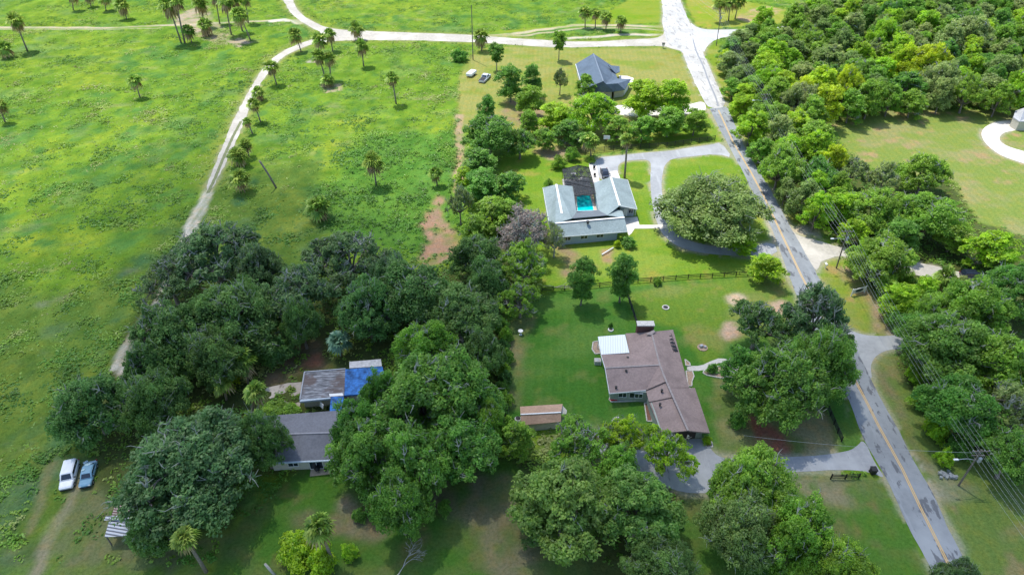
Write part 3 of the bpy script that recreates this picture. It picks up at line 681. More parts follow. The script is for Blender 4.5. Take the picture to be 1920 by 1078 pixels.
treekind('mid3', seed=9, Ht=1.9, hb=.15, nl=8, lr=.42, nc=8, rc=.22, ns=6, nleaf=26, leaf=.042, density=.92)
treekind('mid4', seed=10, Ht=2.2, hb=.2, nl=9, lr=.38, nc=9, rc=.20, ns=6, nleaf=26, leaf=.038, twig=.1)
def stack(seed, H, n, wmax, lr):
    r = np.random.RandomState(seed); o = []
    for i in range(n):
        t = (i + .5) / n; wdt = wmax * math.sin(math.pi * min(1, .15 + .8 * (1 - t) ** .8)) ; k = 4 if t < .75 else 2
        for j in range(k):
            a = i * 1.1 + j * 6.283 / k; q = max(0, wdt - lr) if t < .9 else 0
            o.append((q * math.cos(a), q * math.sin(a), .45 + t * (H - .45 - lr * .6), lr * r.uniform(.85, 1.1) * (1 - .35 * t)))
    return o
treekind('oval', seed=11, Ht=3.2, hb=.4, nl=0, lr=.5, nc=8, rc=.26, ns=6, nleaf=34, leaf=.045, lobes=stack(1, 3.1, 5, 1.0, .5))
treekind('slim', seed=12, Ht=3.0, hb=.9, nl=0, lr=.5, nc=7, rc=.24, ns=5, nleaf=22, leaf=.06, lobes=[(x, y, z + .55, r) for x, y, z, r in stack(2, 2.6, 4, 1.0, .5)])
treekind('dead', wood='palebark', seed=13, Ht=1.5, hb=.3, nl=8, lr=.36, nc=10, rc=.16, ns=5, nleaf=15, leaf=.03, density=.75, twig=.9)
treekind('bush1', seed=14, Ht=.95, hb=.0, nl=6, lr=.42, nc=8, rc=.25, ns=6, nleaf=22, leaf=.05)
treekind('bush2', seed=15, Ht=1.15, hb=.0, nl=5, lr=.45, nc=8, rc=.26, ns=6, nleaf=20, leaf=.055)
treekind('leafy', seed=16, Ht=1.25, hb=.25, nl=9, lr=.34, nc=14, rc=.14, ns=8, nleaf=30, leaf=.027, twig=.05)
NAT = dict(big1=1.15, big2=1.1, open1=1.25, open2=1.3, clump1=1.3, clump2=1.35, mid1=2.1, mid2=2.3, mid3=1.9, mid4=2.2, oval=3.2, slim=3.0, dead=1.5, bush1=.95, bush2=1.15, leafy=1.25)
def setmat(o, m):
    o.material_slots[0].link = 'OBJECT'; o.material_slots[0].material = m
_tr = random.Random(3)
def tree(kind, x, y, R, H, mat, label, cat='tree', group=None, name='tree', rz=None, lean=(0, 0)):
    t = thing(name, (x, y, 0), label, cat, group, rz if rz is not None else _tr.uniform(0, 6.28))
    e = _tr.uniform(.88, 1.14); t.scale = (R * e, R / e, H / NAT[kind])
    cr, wd = TM[kind]
    c = link_mesh('crown', cr, t); setmat(c, M[mat])
    if wd: link_mesh('trunk' if cat != 'shrub' else 'stem', wd, t)
    return t
def tree_px(kind, cx, cy, rpx, H, mat, label, zc=.6, **k):
    """crown centre seen at photo pixel cx, cy, crown rpx photo pixels wide each way"""
    x, y, _ = W(cx, cy, H * zc); R = rpx * depth(cx, cy, H * zc) / FPX * (1.07 if k.get('cat') != 'shrub' else 1.0)
    return tree(kind, x, y, R, H, mat, label, **k)

GROVE = 'oaks of the dark grove west of the houses'
big = [
 # kind, cx, cy, r, H, material, name, label
 ('open1', 395, 468, 98, 14, 'oakblue', 'live_oak', 'open dark oak with the white track showing through its crown, topmost of the grove'),
 ('open2', 315, 520, 62, 12, 'oakblue', 'live_oak', 'smaller dark oak over the sandy wheel tracks at the upper field edge of the grove'),
 ('big1', 318, 620, 84, 14, 'oak', 'live_oak', 'dark oak at the field edge of the grove over the lower wheel tracks'),
 ('big2', 435, 590, 92, 15, 'oak', 'live_oak', 'tall dark oak in mid grove just below the open oak over the track'),
 ('open2', 552, 545, 80, 14, 'oakblue', 'live_oak', 'bluish dark oak in the upper grove, right of the oak over the white track'),
 ('open1', 655, 478, 84, 14, 'oakblue', 'live_oak', 'blue grey open oak at the top of the grove left of the brown clearing'),
 ('big1', 690, 572, 70, 14, 'oak', 'live_oak', 'dark oak above the bluish palm and the blue tarped roof'),
 ('clump1', 772, 545, 78, 14, 'oak', 'live_oak', 'dark rounded oak below the bare brown clearing'),
 ('big2', 562, 600, 40, 12, 'oak', 'live_oak', 'dark oak overhanging the small yard with the reddish dirt patch'),
 ('clump2', 862, 585, 72, 13, 'oak', 'live_oak', 'dark green oak between the grove and the hedge line of the striped lawn'),
 ('big2', 400, 668, 62, 12, 'oak', 'live_oak', 'dark oak left of the tall palm above the charcoal roofed house'),
 ('big1', 275, 682, 52, 11, 'oak', 'live_oak', 'small dark oak at the end of the wheel tracks, below the large field edge oak'),
 ('clump1', 800, 650, 60, 12, 'green', 'live_oak', 'shaded green oak with grey moss directly above the large bright oak'),
 ('clump2', 168, 758, 72, 12, 'oak', 'live_oak', 'smooth dark green oak reaching furthest out into the left field'),
 ('big2', 285, 745, 66, 12, 'oak', 'live_oak', 'dark oak wedged between the field oak and the huge moss hung oak'),
 ('big1', 352, 866, 144, 15, 'oakblue', 'live_oak', 'huge dark live oak full of pale twisted twigs beside the two parked vehicles'),
 ('big2', 492, 822, 52, 12, 'oak', 'live_oak', 'dark oak overhanging the left end of the charcoal shingle roof'),
 ('big2', 284, 990, 50, 9, 'oak', 'live_oak', 'low dark oak hanging over the open slatted shed'),
 ('clump1', 795, 742, 108, 16, 'deep', 'live_oak', 'large mid green oak with billowing crown right of the blue tarped roof'),  # the centre oaks' shade is partly put into this deeper leaf colour
 ('clump2', 865, 725, 82, 14, 'deep', 'live_oak', 'billowing green oak beside the hedge of the striped lawn'),
 ('clump1', 692, 842, 80, 13, 'deep', 'live_oak', 'rounded green oak hiding the right end of the charcoal shingle roof'),
 ('clump2', 862, 835, 78, 12, 'deep', 'live_oak', 'green oak left of the tan roofed shed'),
 ('clump1', 750, 940, 62, 13, 'deep', 'live_oak', 'drooping narrow oak lobe above the bright lower lawn'),
 ('big2', 1336, 382, 108, 13, 'oaksun', 'live_oak', 'wide sunlit grey green live oak inside the loop of the driveway'),
 ('big1', 1468, 708, 98, 15, 'deep', 'live_oak', 'large dark oak shading the bend of the front footpath'),
 ('big2', 1545, 672, 72, 15, 'deep', 'live_oak', 'dark oak overhanging the road between the airy oak and the board fence'),
 ('mid4', 1388, 690, 34, 11, 'deep', 'live_oak', 'low dark oak limb mass reaching towards the front footpath'),
 ('open1', 1535, 590, 68, 16, 'oakblue', 'live_oak', 'airy dark oak with white gaps leaning over the asphalt road'),
 ('open2', 1425, 600, 58, 12, 'oak', 'live_oak', 'thin crowned oak over the pale dirt patches of the front lawn'),
 ('leafy', 1060, 935, 112, 14, 'rosette', 'broadleaf_tree', 'bright rosette leaved tree at the bottom centre with its trunk showing'),
 ('leafy', 1195, 945, 92, 13, 'rosette', 'broadleaf_tree', 'duller rosette leaved tree touching the right side of the bright bottom centre tree'),
 ('open2', 1095, 830, 72, 10, 'green', 'broadleaf_tree', 'loose light green tree below the tan roofed shed'),
 ('open1', 1165, 812, 50, 8, 'bright', 'broadleaf_tree', 'small light green tree over the back driveway left of the brown roof'),
 ('open2', 1252, 838, 56, 9, 'bright', 'broadleaf_tree', 'bright yellow green tree brushing the south end of the brown roof'),
 ('mid4', 970, 820, 34, 8, 'green', 'broadleaf_tree', 'small shaded tree directly below the left end of the tan roofed shed'),
 ('clump2', 1410, 905, 90, 13, 'green', 'live_oak', 'rounded green oak below the asphalt driveway of the brown roofed house'),
 ('big1', 1395, 985, 82, 13, 'oaksun', 'live_oak', 'oak with silvery bare limbs in the bottom right group'),
 ('clump1', 1490, 1000, 76, 13, 'green', 'live_oak', 'green oak in the bottom right group beside the open lawn'),
 ('big2', 1575, 1060, 68, 11, 'green', 'live_oak', 'lower green oak at the bottom edge, nearest the road'),
 ('big1', 1795, 1085, 46, 9, 'oakblue', 'live_oak', 'dark sparse oak poking up over the road at the bottom edge'),
 ('big2', 1240, 1055, 72, 9, 'oak', 'live_oak', 'low dark tree at the bottom edge under the rosette leaved trees'),
 ('mid4', 1000, 1000, 22, 5, 'oak', 'young_tree', 'small dark tree under the left side of the bright rosette tree'),
 # more of the grove
 ('clump2', 716, 742, 40, 13, 'deep', 'live_oak', 'oak limb mass hanging over the right edge of the blue tarp'),
 ('clump2', 770, 858, 78, 15, 'deep', 'live_oak', 'green oak in front of the large billowing one, above the drooping lobe'),
 ('clump1', 672, 800, 52, 13, 'deep', 'live_oak', 'green oak lobe over the right end of the charcoal roof, left of the billowing oak'),
 ('clump1', 912, 520, 44, 11, 'oak', 'live_oak', 'dark oak at the upper end of the hedge line'),
 ('big2', 735, 520, 50, 12, 'oakblue', 'live_oak', 'bluish oak directly below left of the brown clearing'),
 ('clump2', 905, 660, 46, 12, 'oak', 'live_oak', 'dark oak against the middle of the hedge line'),
 ('big1', 480, 500, 50, 12, 'oakblue', 'live_oak', 'thin bluish oak at the top of the grove right of the white track oak'),
 ('clump1', 920, 790, 40, 10, 'green', 'live_oak', 'green oak at the lower end of the hedge line'),
 ('mid4', 1160, 870, 40, 9, 'green', 'broadleaf_tree', 'light green tree between the rosette trees and the back driveway'),
 ('clump2', 1692, 395, 44, 10, 'green', 'broadleaf_tree', 'green tree left of the large one at the bottom left field edge'),
 ('mid1', 1790, 440, 34, 8, 'green', 'broadleaf_tree', 'green tree above the shaded dirt drive, left of the yellow green one'),
 ('mid2', 1690, 440, 34, 9, 'deep', 'broadleaf_tree', 'dark tree in the middle of the wood above the shaded dirt drive'),
 ('mid3', 1600, 430, 26, 7, 'bright', 'broadleaf_tree', 'bright tree squeezed between the lamp pole and the field side wood'),
 ('mid1', 1715, 615, 34, 8, 'deep', 'broadleaf_tree', 'dark tree below the bright leafy pair by the sign'),
 ('clump2', 1740, 590, 36, 9, 'green', 'broadleaf_tree', 'green tree below the yellowish palm'),
 ('mid3', 950, 345, 34, 8, 'deep', 'broadleaf_tree', 'dark green tree between the narrow dirt path and the pool house lawn'),
 ('mid4', 900, 300, 34, 8, 'deep', 'broadleaf_tree', 'dark tree just below the large deep green end tree'),
 ('mid1', 955, 400, 32, 8, 'green', 'broadleaf_tree', 'green tree left of the bright shrub at the pool house'),
 ('mid3', 870, 330, 22, 6, 'bright', 'broadleaf_tree', 'small bright tree right of the narrow dirt path'),
 # between the houses
 ('clump1', 918, 250, 56, 12, 'deep', 'broadleaf_tree', 'large deep green tree at the left end of the tree line between the upper houses'),
 ('clump2', 975, 265, 32, 9, 'deep', 'broadleaf_tree', 'deep green tree right of the large one ending the tree line'),
 ('mid1', 905, 345, 42, 9, 'deep', 'broadleaf_tree', 'dark tree below the tree line, beside the narrow dirt path'),
 ('mid3', 925, 400, 44, 9, 'green', 'broadleaf_tree', 'mid green tree west of the pool house lawn'),
 ('open2', 862, 375, 26, 12, 'pale', 'broadleaf_tree', 'thin grey half bare tree beside the brown clearing'),
 ('mid3', 888, 430, 30, 8, 'green', 'broadleaf_tree', 'green tree right of the brown clearing'),
 ('dead', 982, 428, 56, 12, 'dead', 'dying_tree', 'pinkish brown dying tree at the corner of the grey blue roofed house'),
 ('dead', 1040, 445, 24, 9, 'pale', 'dying_tree', 'silvery bare tree against the pale wall of the pool house'),
 ('open1', 975, 490, 58, 12, 'green', 'broadleaf_tree', 'sparse yellow green tree below the pinkish brown dying tree'),
 ('clump1', 890, 478, 48, 11, 'oak', 'live_oak', 'dark oak right of the brown clearing, above the hedge line'),
 ('open2', 975, 556, 40, 9, 'green', 'broadleaf_tree', 'green tree with a tall bare trunk at the corner of the striped lawn'),
 ('oval', 1093, 516, 28, 13, 'deep', 'oval_tree', 'left one of the pair of dense oval trees on the fence line'),
 ('oval', 1169, 509, 28, 13.5, 'deep', 'oval_tree', 'right one of the pair of dense oval trees on the fence line'),
 ('mid3', 1437, 498, 34, 7, 'bright', 'broadleaf_tree', 'small bright feathery tree at the road end of the black board fence'),
 ('mid3', 1395, 455, 26, 5, 'bright', 'broadleaf_tree', 'low bright tree under the edge of the wide sunlit oak'),
 ('slim', 1049, 80, 15, 11, 'green', 'young_tree', 'lone young tree on the mown lawn left of the slate roofed house'),
 ('slim', 931, 102, 17, 10, 'deep', 'young_tree', 'lone dark young tree right of the parked silver pickup'),
 ('open2', 1051, 145, 15, 10, 'pale', 'young_tree', 'thin grey half bare tree on the lawn beside the slate roofed house'),
 ('mid2', 957, 152, 27, 12, 'deep', 'broadleaf_tree', 'tall dark tree just below and right of the silver pickup'),
 ('mid1', 998, 145, 20, 11, 'deep', 'broadleaf_tree', 'narrow dark tree left of the thin grey tree on the lawn'),
 ('mid1', 995, 185, 28, 10, 'green', 'broadleaf_tree', 'mid green tree in front of the two tall dark ones on the lawn'),
 ('mid3', 912, 200, 22, 9, 'deep', 'broadleaf_tree', 'dark crooked tree above the large deep green end tree'),
 ('mid1', 992, 225, 20, 8, 'green', 'broadleaf_tree', 'small tree beside the bare patch in the tree line'),
 ('mid2', 1040, 218, 34, 9, 'bright', 'broadleaf_tree', 'bright green tree left of the tallest one in the tree line'),
 ('clump2', 1112, 205, 50, 12, 'bright', 'broadleaf_tree', 'tallest sunlit bright green tree in the middle of the tree line'),
 ('mid4', 1098, 160, 20, 9, 'green', 'broadleaf_tree', 'green tree against the left side of the slate roof'),
 ('mid2', 1207, 182, 38, 12, 'bright', 'broadleaf_tree', 'sunlit tree rising in front of the bright concrete drive'),
 ('mid1', 1262, 178, 34, 12, 'bright', 'broadleaf_tree', 'bright green tree with an upright tuft near the road end of the tree line'),
 ('mid1', 1255, 225, 34, 9, 'green', 'broadleaf_tree', 'shaded green tree below the bright concrete drive'),
 ('mid3', 1205, 238, 30, 8, 'green', 'broadleaf_tree', 'mid green tree right of the taller driveway palm'),
 ('mid4', 1160, 238, 28, 8, 'green', 'broadleaf_tree', 'mid green tree between the two driveway palms'),
 ('mid2', 1304, 226, 24, 8, 'green', 'broadleaf_tree', 'last green tree of the tree line beside the road'),
 ('mid3', 1070, 245, 30, 8, 'deep', 'broadleaf_tree', 'shaded tree above the shorter driveway palm'),
 ('mid4', 1020, 258, 22, 7, 'green', 'broadleaf_tree', 'green tree above the dirt patch north of the pool house'),
 # across the road
 ('clump1', 1655, 485, 64, 10, 'green', 'broadleaf_tree', 'broad rounded tree right of the lamp pole by the sandy driveway'),
 ('mid4', 1622, 478, 32, 8, 'bright', 'broadleaf_tree', 'bright tree directly behind the lamp pole'),
 ('clump2', 1735, 320, 48, 11, 'green', 'broadleaf_tree', 'rounded bright green tree jutting into the mown field'),
 ('open2', 1600, 318, 30, 10, 'pale', 'broadleaf_tree', 'silvery leaved tree at the left corner of the mown field'),
 ('open1', 1655, 330, 32, 10, 'pale', 'broadleaf_tree', 'thin silvery tree between the field corner and the rounded bright tree'),
 ('clump1', 1745, 402, 62, 11, 'green', 'broadleaf_tree', 'large green tree at the bottom left edge of the mown field'),
 ('mid3', 1865, 462, 50, 8, 'bright', 'broadleaf_tree', 'yellow green tree above the parked dark car'),
 ('clump2', 1640, 388, 52, 11, 'green', 'broadleaf_tree', 'full green tree under the power lines, left of the large field edge tree'),
 ('mid2', 1572, 385, 34, 9, 'bright', 'broadleaf_tree', 'bright tree nearest the road above the sandy driveway'),
 ('clump1', 1820, 575, 72, 12, 'green', 'broadleaf_tree', 'wide dark green tree below the parked dark car'),
 ('clump2', 1905, 540, 60, 12, 'deep', 'broadleaf_tree', 'dark tree at the right edge, just below the parked dark car'),
 ('clump1', 1785, 650, 84, 13, 'deep', 'broadleaf_tree', 'large smooth dark tree crossed by the power lines right of the side road'),
 ('clump2', 1880, 680, 80, 13, 'green', 'broadleaf_tree', 'shaded green tree at the right edge beside the large smooth dark one'),
 ('clump1', 1800, 760, 72, 12, 'deep', 'broadleaf_tree', 'dark tree above the leaning pole in the lower right wood'),
 ('open1', 1895, 770, 66, 12, 'pale', 'broadleaf_tree', 'grey green tree at the right edge above the leaning pole'),
 ('clump2', 1900, 850, 56, 10, 'deep', 'broadleaf_tree', 'low dark tree just right of the leaning pole'),
 ('mid1', 1690, 560, 36, 8, 'bright', 'broadleaf_tree', 'bright leafy tree right of the roadside sign'),
 ('mid1', 1733, 545, 30, 8, 'bright', 'broadleaf_tree', 'bright leafy tree left of the yellowish palm'),
]
for kd, cx, cy, r, h, mt, nm, lb in big:
    tree_px(kd, cx, cy, r, h, mt, lb, name=nm, cat={'live_oak': 'oak', 'dying_tree': 'dead tree'}.get(nm, 'tree'))

# the wood across the road: crowns spread by the spacing real crowns keep
WOOD = [(1350, 88), (1385, 60), (1410, 45), (1480, 42), (1520, 8), (1600, -8), (1960, -10), (1960, 190), (1850, 185), (1700, 190), (1580, 212), (1545, 240), (1570, 285), (1590, 300), (1560, 330), (1600, 370), (1560, 410), (1530, 400), (1490, 370), (1450, 310), (1415, 255), (1402, 205), (1375, 150)]
wp = [W(*p, 6)[:2] for p in WOOD]; rr = random.Random(12); placed = []
hand = [(W(cx, cy, h * .6)[:2], r * depth(cx, cy, h * .6) / FPX) for kd, cx, cy, r, h, *_ in big if cx > 1500 and cy < 480]
specials = [(1540, 150, 'yellow', 5.6, 12), (1592, 148, 'yellow', 4.6, 12), (1505, 168, 'yellow', 4.0, 11), (1745, 108, 'yellow', 7.0, 13), (1700, 105, 'yellow', 3.6, 12), (1690, 88, 'bright', 6, 13), (1660, 60, 'bright', 6.0, 13), (1450, 95, 'bright', 5.5, 11), (1820, 55, 'pale', 8.5, 14), (1780, 70, 'pale', 6.0, 13), (1555, 185, 'yellow', 4.2, 11),
            (1565, 292, 'yellow', 3.2, 9), (1500, 180, 'pale', 5.5, 11), (1360, 105, 'yellow', 2.2, 5), (1600, 45, 'pale', 5, 12)]
cand = []
for cx, cy, mt, R, h in specials:
    R *= 1.15; h += 2
    x, y, _ = W(cx, cy, h * .7); cand.append((x, y, R, h, mt)); placed.append((x, y, R))
xs_ = [p[0] for p in wp]; ys_ = [p[1] for p in wp]
for _ in range(9000):
    x = rr.uniform(min(xs_), max(xs_)); y = rr.uniform(min(ys_), max(ys_)); R = rr.choice((4.2, 5.0, 5.8, 6.8)) if y > 150 else rr.choice((3.2, 3.8, 4.4))
    if not inpoly(np.array([x]), np.array([y]), wp)[0]: continue
    if any(math.hypot(x - a, y - b) < .68 * (R + q) for a, b, q in placed): continue
    if any(math.hypot(x - a, y - b) < .8 * (R + q) for (a, b), q in hand): continue
    placed.append((x, y, R)); h = R * .9 + rr.uniform(4.5, 8.5)
    if pix(x, y)[0] < 1420 + (y - 240) * -.1: h = R + rr.uniform(3, 5)
    cand.append((x, y, R, h, None))
print('WOOD', len(cand)); rows = {}
for t in cand: rows.setdefault(int(pix(t[0], t[1], 7)[1] // 26), []).append(t)
ordn = ['', 'first', 'second', 'third', 'fourth', 'fifth', 'sixth', 'seventh', 'eighth', 'ninth', 'tenth', 'eleventh', 'twelfth', 'thirteenth', 'fourteenth', 'fifteenth', 'sixteenth', 'seventeenth', 'eighteenth', 'nineteenth', 'twentieth']
ordn += ['twenty-' + a for a in ordn[1:10]] + ['thirtieth'] * 9
tone = dict(green='mid green', bright='bright green', deep='deep green', pale='grey green', yellow='yellow flowering', oaksun='olive green')
for ri, k in enumerate(sorted(rows)):
    for j, (x, y, R, h, mt) in enumerate(sorted(rows[k])):
        mt = mt or rr.choice(('green', 'green', 'bright', 'bright', 'green', 'bright', 'green', 'deep', 'oaksun', 'pale'))
        kd = rr.choice(('mid1', 'mid2', 'mid3', 'mid4')) if R < 5.2 else rr.choice(('mid1', 'clump1', 'clump2', 'mid4'))
        tree(kd, x, y, R, h, mt, '%s tree, wood across the road, %s from left in %s row from top' % (tone[mt], ordn[min(j + 1, len(ordn) - 1)], ordn[min(ri + 1, len(ordn) - 1)]), group='trees of the wood across the road', name='woodland_tree')
# shrubs: cx, cy, r, H, material, label
sh = [
 (862, 104, 18, 4.5, 'deep', 'dark round shrub at the foot of the tall thin pole on the field edge'),
 (1049, 303, 16, 4, 'green', 'left one of two round shrubs north of the screened pool cage'),
 (1073, 289, 14, 4, 'green', 'right one of two round shrubs north of the screened pool cage'),
 (1028, 345, 12, 3, 'green', 'shrub at the north corner of the west wing of the pool house'),
 (1110, 300, 8, 2, 'green', 'small shrub at the foot of the shorter driveway palm'),
 (1178, 452, 17, 2.5, 'deep', 'dark shrub bed at the south east corner of the pool house'),
 (1158, 457, 7, 2, 'yellow', 'round yellow shrub beside the dark shrub bed of the pool house'),
 (1010, 425, 20, 5, 'bright', 'bright shrub against the west wall of the pool house'),
 (1232, 526, 10, 1.8, 'green', 'small green shrub on the board fence line'),
 (1145, 610, 5, 1.6, 'deep', 'tiny round shrub beside the white planter ring on the striped lawn'),
 (1326, 824, 10, 1.6, 'bright', 'clipped bright shrub at the corner of the garage door'),
 (1335, 690, 12, 2, 'deep', 'dark shrub in the edged bed beside the front footpath'),
 (1385, 785, 20, 3, 'deep', 'dark rounded shrub left of the red mulch strip'),
 (555, 1032, 44, 4.5, 'bright', 'bright green shrub mass left of the large bottom palm'),
 (600, 1050, 34, 4, 'bright', 'bright green shrub at the foot of the large bottom palm'),
 (655, 1032, 20, 2.5, 'bright', 'small bright shrub right of the large bottom palm'),
 (672, 965, 16, 2, 'deep', 'small dark shrub on the brown patch below the charcoal roofed house'),
 (706, 960, 18, 3, 'deep', 'dark shrub beside the drooping oak lobe'),
 (832, 950, 15, 3, 'deep', 'dark shrub right of the drooping oak lobe'),
 (1773, 857, 18, 4, 'bright', 'bright round shrub above the rubble pile beside the leaning pole'),
 (1720, 700, 26, 4, 'bright', 'bright roadside shrub at the foot of the large smooth dark tree'),
 (1735, 745, 30, 5, 'green', 'green roadside shrub, second below the side road on the wood edge'),
 (1755, 800, 28, 4.5, 'bright', 'roadside shrub just above the bright round one near the rubble pile'),
 (1800, 835, 26, 4, 'deep', 'dark shrub touching the crossarms of the leaning pole'),
 (1745, 700, 30, 5, 'deep', 'dark shrub behind the bright roadside shrub below the side road'),
 (1700, 530, 20, 4, 'green', 'green shrub between the sign and the broad rounded tree'),
 (1800, 530, 20, 3, 'pale', 'grey shrub beside the dark car under the trees'),
 (1680, 600, 22, 4, 'deep', 'dark shrub below the roadside sign at the wood edge'),
 (1528, 402, 18, 3.5, 'bright', 'bright shrub at the wood edge just above the sandy driveway'),
 (420, 716, 26, 4.5, 'yellow', 'yellow green shrub left of the two palms above the charcoal roof'),
 (512, 768, 26, 1.6, 'green', 'low hedge along the north side of the charcoal roofed house'),
 (545, 766, 20, 1.4, 'green', 'lower hedge clump beside the fascia of the weathered roof'),
 (515, 660, 34, 6, 'oak', 'dark shrub above the stained concrete slab'),
 (480, 655, 30, 6, 'oak', 'dark shrub right of the tall palm above the slab'),
]
for i in range(9): sh.append((940 + (i % 2) * 8, 608 + i * 20, 17, 3.6, ('deep', 'green', 'oak')[i % 3], 'hedge shrub beside the striped lawn, %s from the top of the row' % ordn[i + 1]))
for i, (cx, cy, r, h, mt, lb) in enumerate(sh):
    tree_px(('bush1', 'bush2')[i % 2], cx, cy, r, h, mt, lb, zc=.5, cat='shrub', name='shrub', group='hedge shrubs' if 'hedge shrub' in lb else None)

# ------------------------------------------------------------------ palms
def frond_geo(seed, n, R, droop, z0, lo, hi, nleaf=9):
    rng = np.random.RandomState(seed); V = []; F = []; T = []
    for i in range(n):
        az = i * 2.39996 + rng.uniform(-.2, .2); el = lo + (hi - lo) * rng.rand(); ln = R * rng.uniform(.45, .6); t0 = rng.rand()
        d = np.array((math.cos(az) * math.cos(el), math.sin(az) * math.cos(el), math.sin(el))); c = d * ln * .8
        side = np.array((-math.sin(az), math.cos(az), 0)); up = np.cross(d, side) * -1
        k = len(V); V += [tuple(-side * .03), tuple(side * .03), tuple(c + side * .02), tuple(c - side * .02)]; F.append((k, k + 1, k + 2, k + 3)); T.append(.3)
        for j in range(nleaf):
            a = (j / (nleaf - 1) - .5) * 2 * 1.75; l = R * .55 * (1 - .25 * abs(a) / 1.75) * rng.uniform(.85, 1.1)
            e = d * math.cos(a) + side * math.sin(a); e2 = e + up * rng.uniform(-.15, .15); p = c
            m = p + e * l * .55; tip = p + e2 * l + np.array((0, 0, -droop * l)); wv = np.cross(e, up) * l * .13
            k = len(V); V += [tuple(p), tuple(m + wv + up * .04), tuple(tip), tuple(m - wv - up * .04)]; F.append((k, k + 1, k + 2, k + 3))
            T.append(np.clip(.15 + .55 * t0 + rng.uniform(-.15, .25), 0, 1))
    return np.array(V), np.array(F), T
PM = []
for s in range(3):
    a = frond_geo(20 + s, 34, 1.0, .35, 0, -.45, 1.45); b = frond_geo(40 + s, 12, .92, .9, 0, -1.2, -.5, 7)
    PM.append((mesh_np("fronds", *a[:2], M['palm'], False, a[2]), mesh_np("dry_fronds", *b[:2], M['palmdry'], False, b[2])))
def palm(cx, cy, bx, by, r, label, dry=1.0, mat='palm', group='cabbage palms', name='palm_tree', R=None):
    x, y, _ = W(bx, by); h = max(1.2, height_at(x, y, cy)); xt, yt = x, y
    dd = (CAM_H - h) * math.sin(PITCH) + y * math.cos(PITCH); xt = (cx - 960) / FPX * dd
    if abs(xt - x) > h * .35: xt = x + math.copysign(h * .35, xt - x)
    R = R or r * dd / FPX * 1.3
    t = thing(name, (x, y, 0), label, 'palm', group)
    dx, dy = xt - x, yt - y
    tr = .13 + .012 * h
    mk('trunk', tube([(0, 0, -.1), (dx * .25, dy * .25, h * .33), (dx * .62, dy * .62, h * .7), (dx, dy, h)], [tr * 1.25, tr, tr * .95, tr * 1.05], 8), M['palmbark'], t, True, True)
    f, d = PM[_tr.randrange(3)]
    for me, nm, mt in ((f, 'fronds', M[mat]), (d, 'dry_fronds', M['palmdry'])):
        if nm == 'dry_fronds' and dry <= 0: continue
        o = link_mesh(nm, me, t); o.location = (dx, dy, h); o.scale = tuple(R * _tr.uniform(.82, 1.15) for _ in range(3)); o.rotation_euler = (0, 0, _tr.uniform(0, 6.28)); setmat(o, mt)
    return t
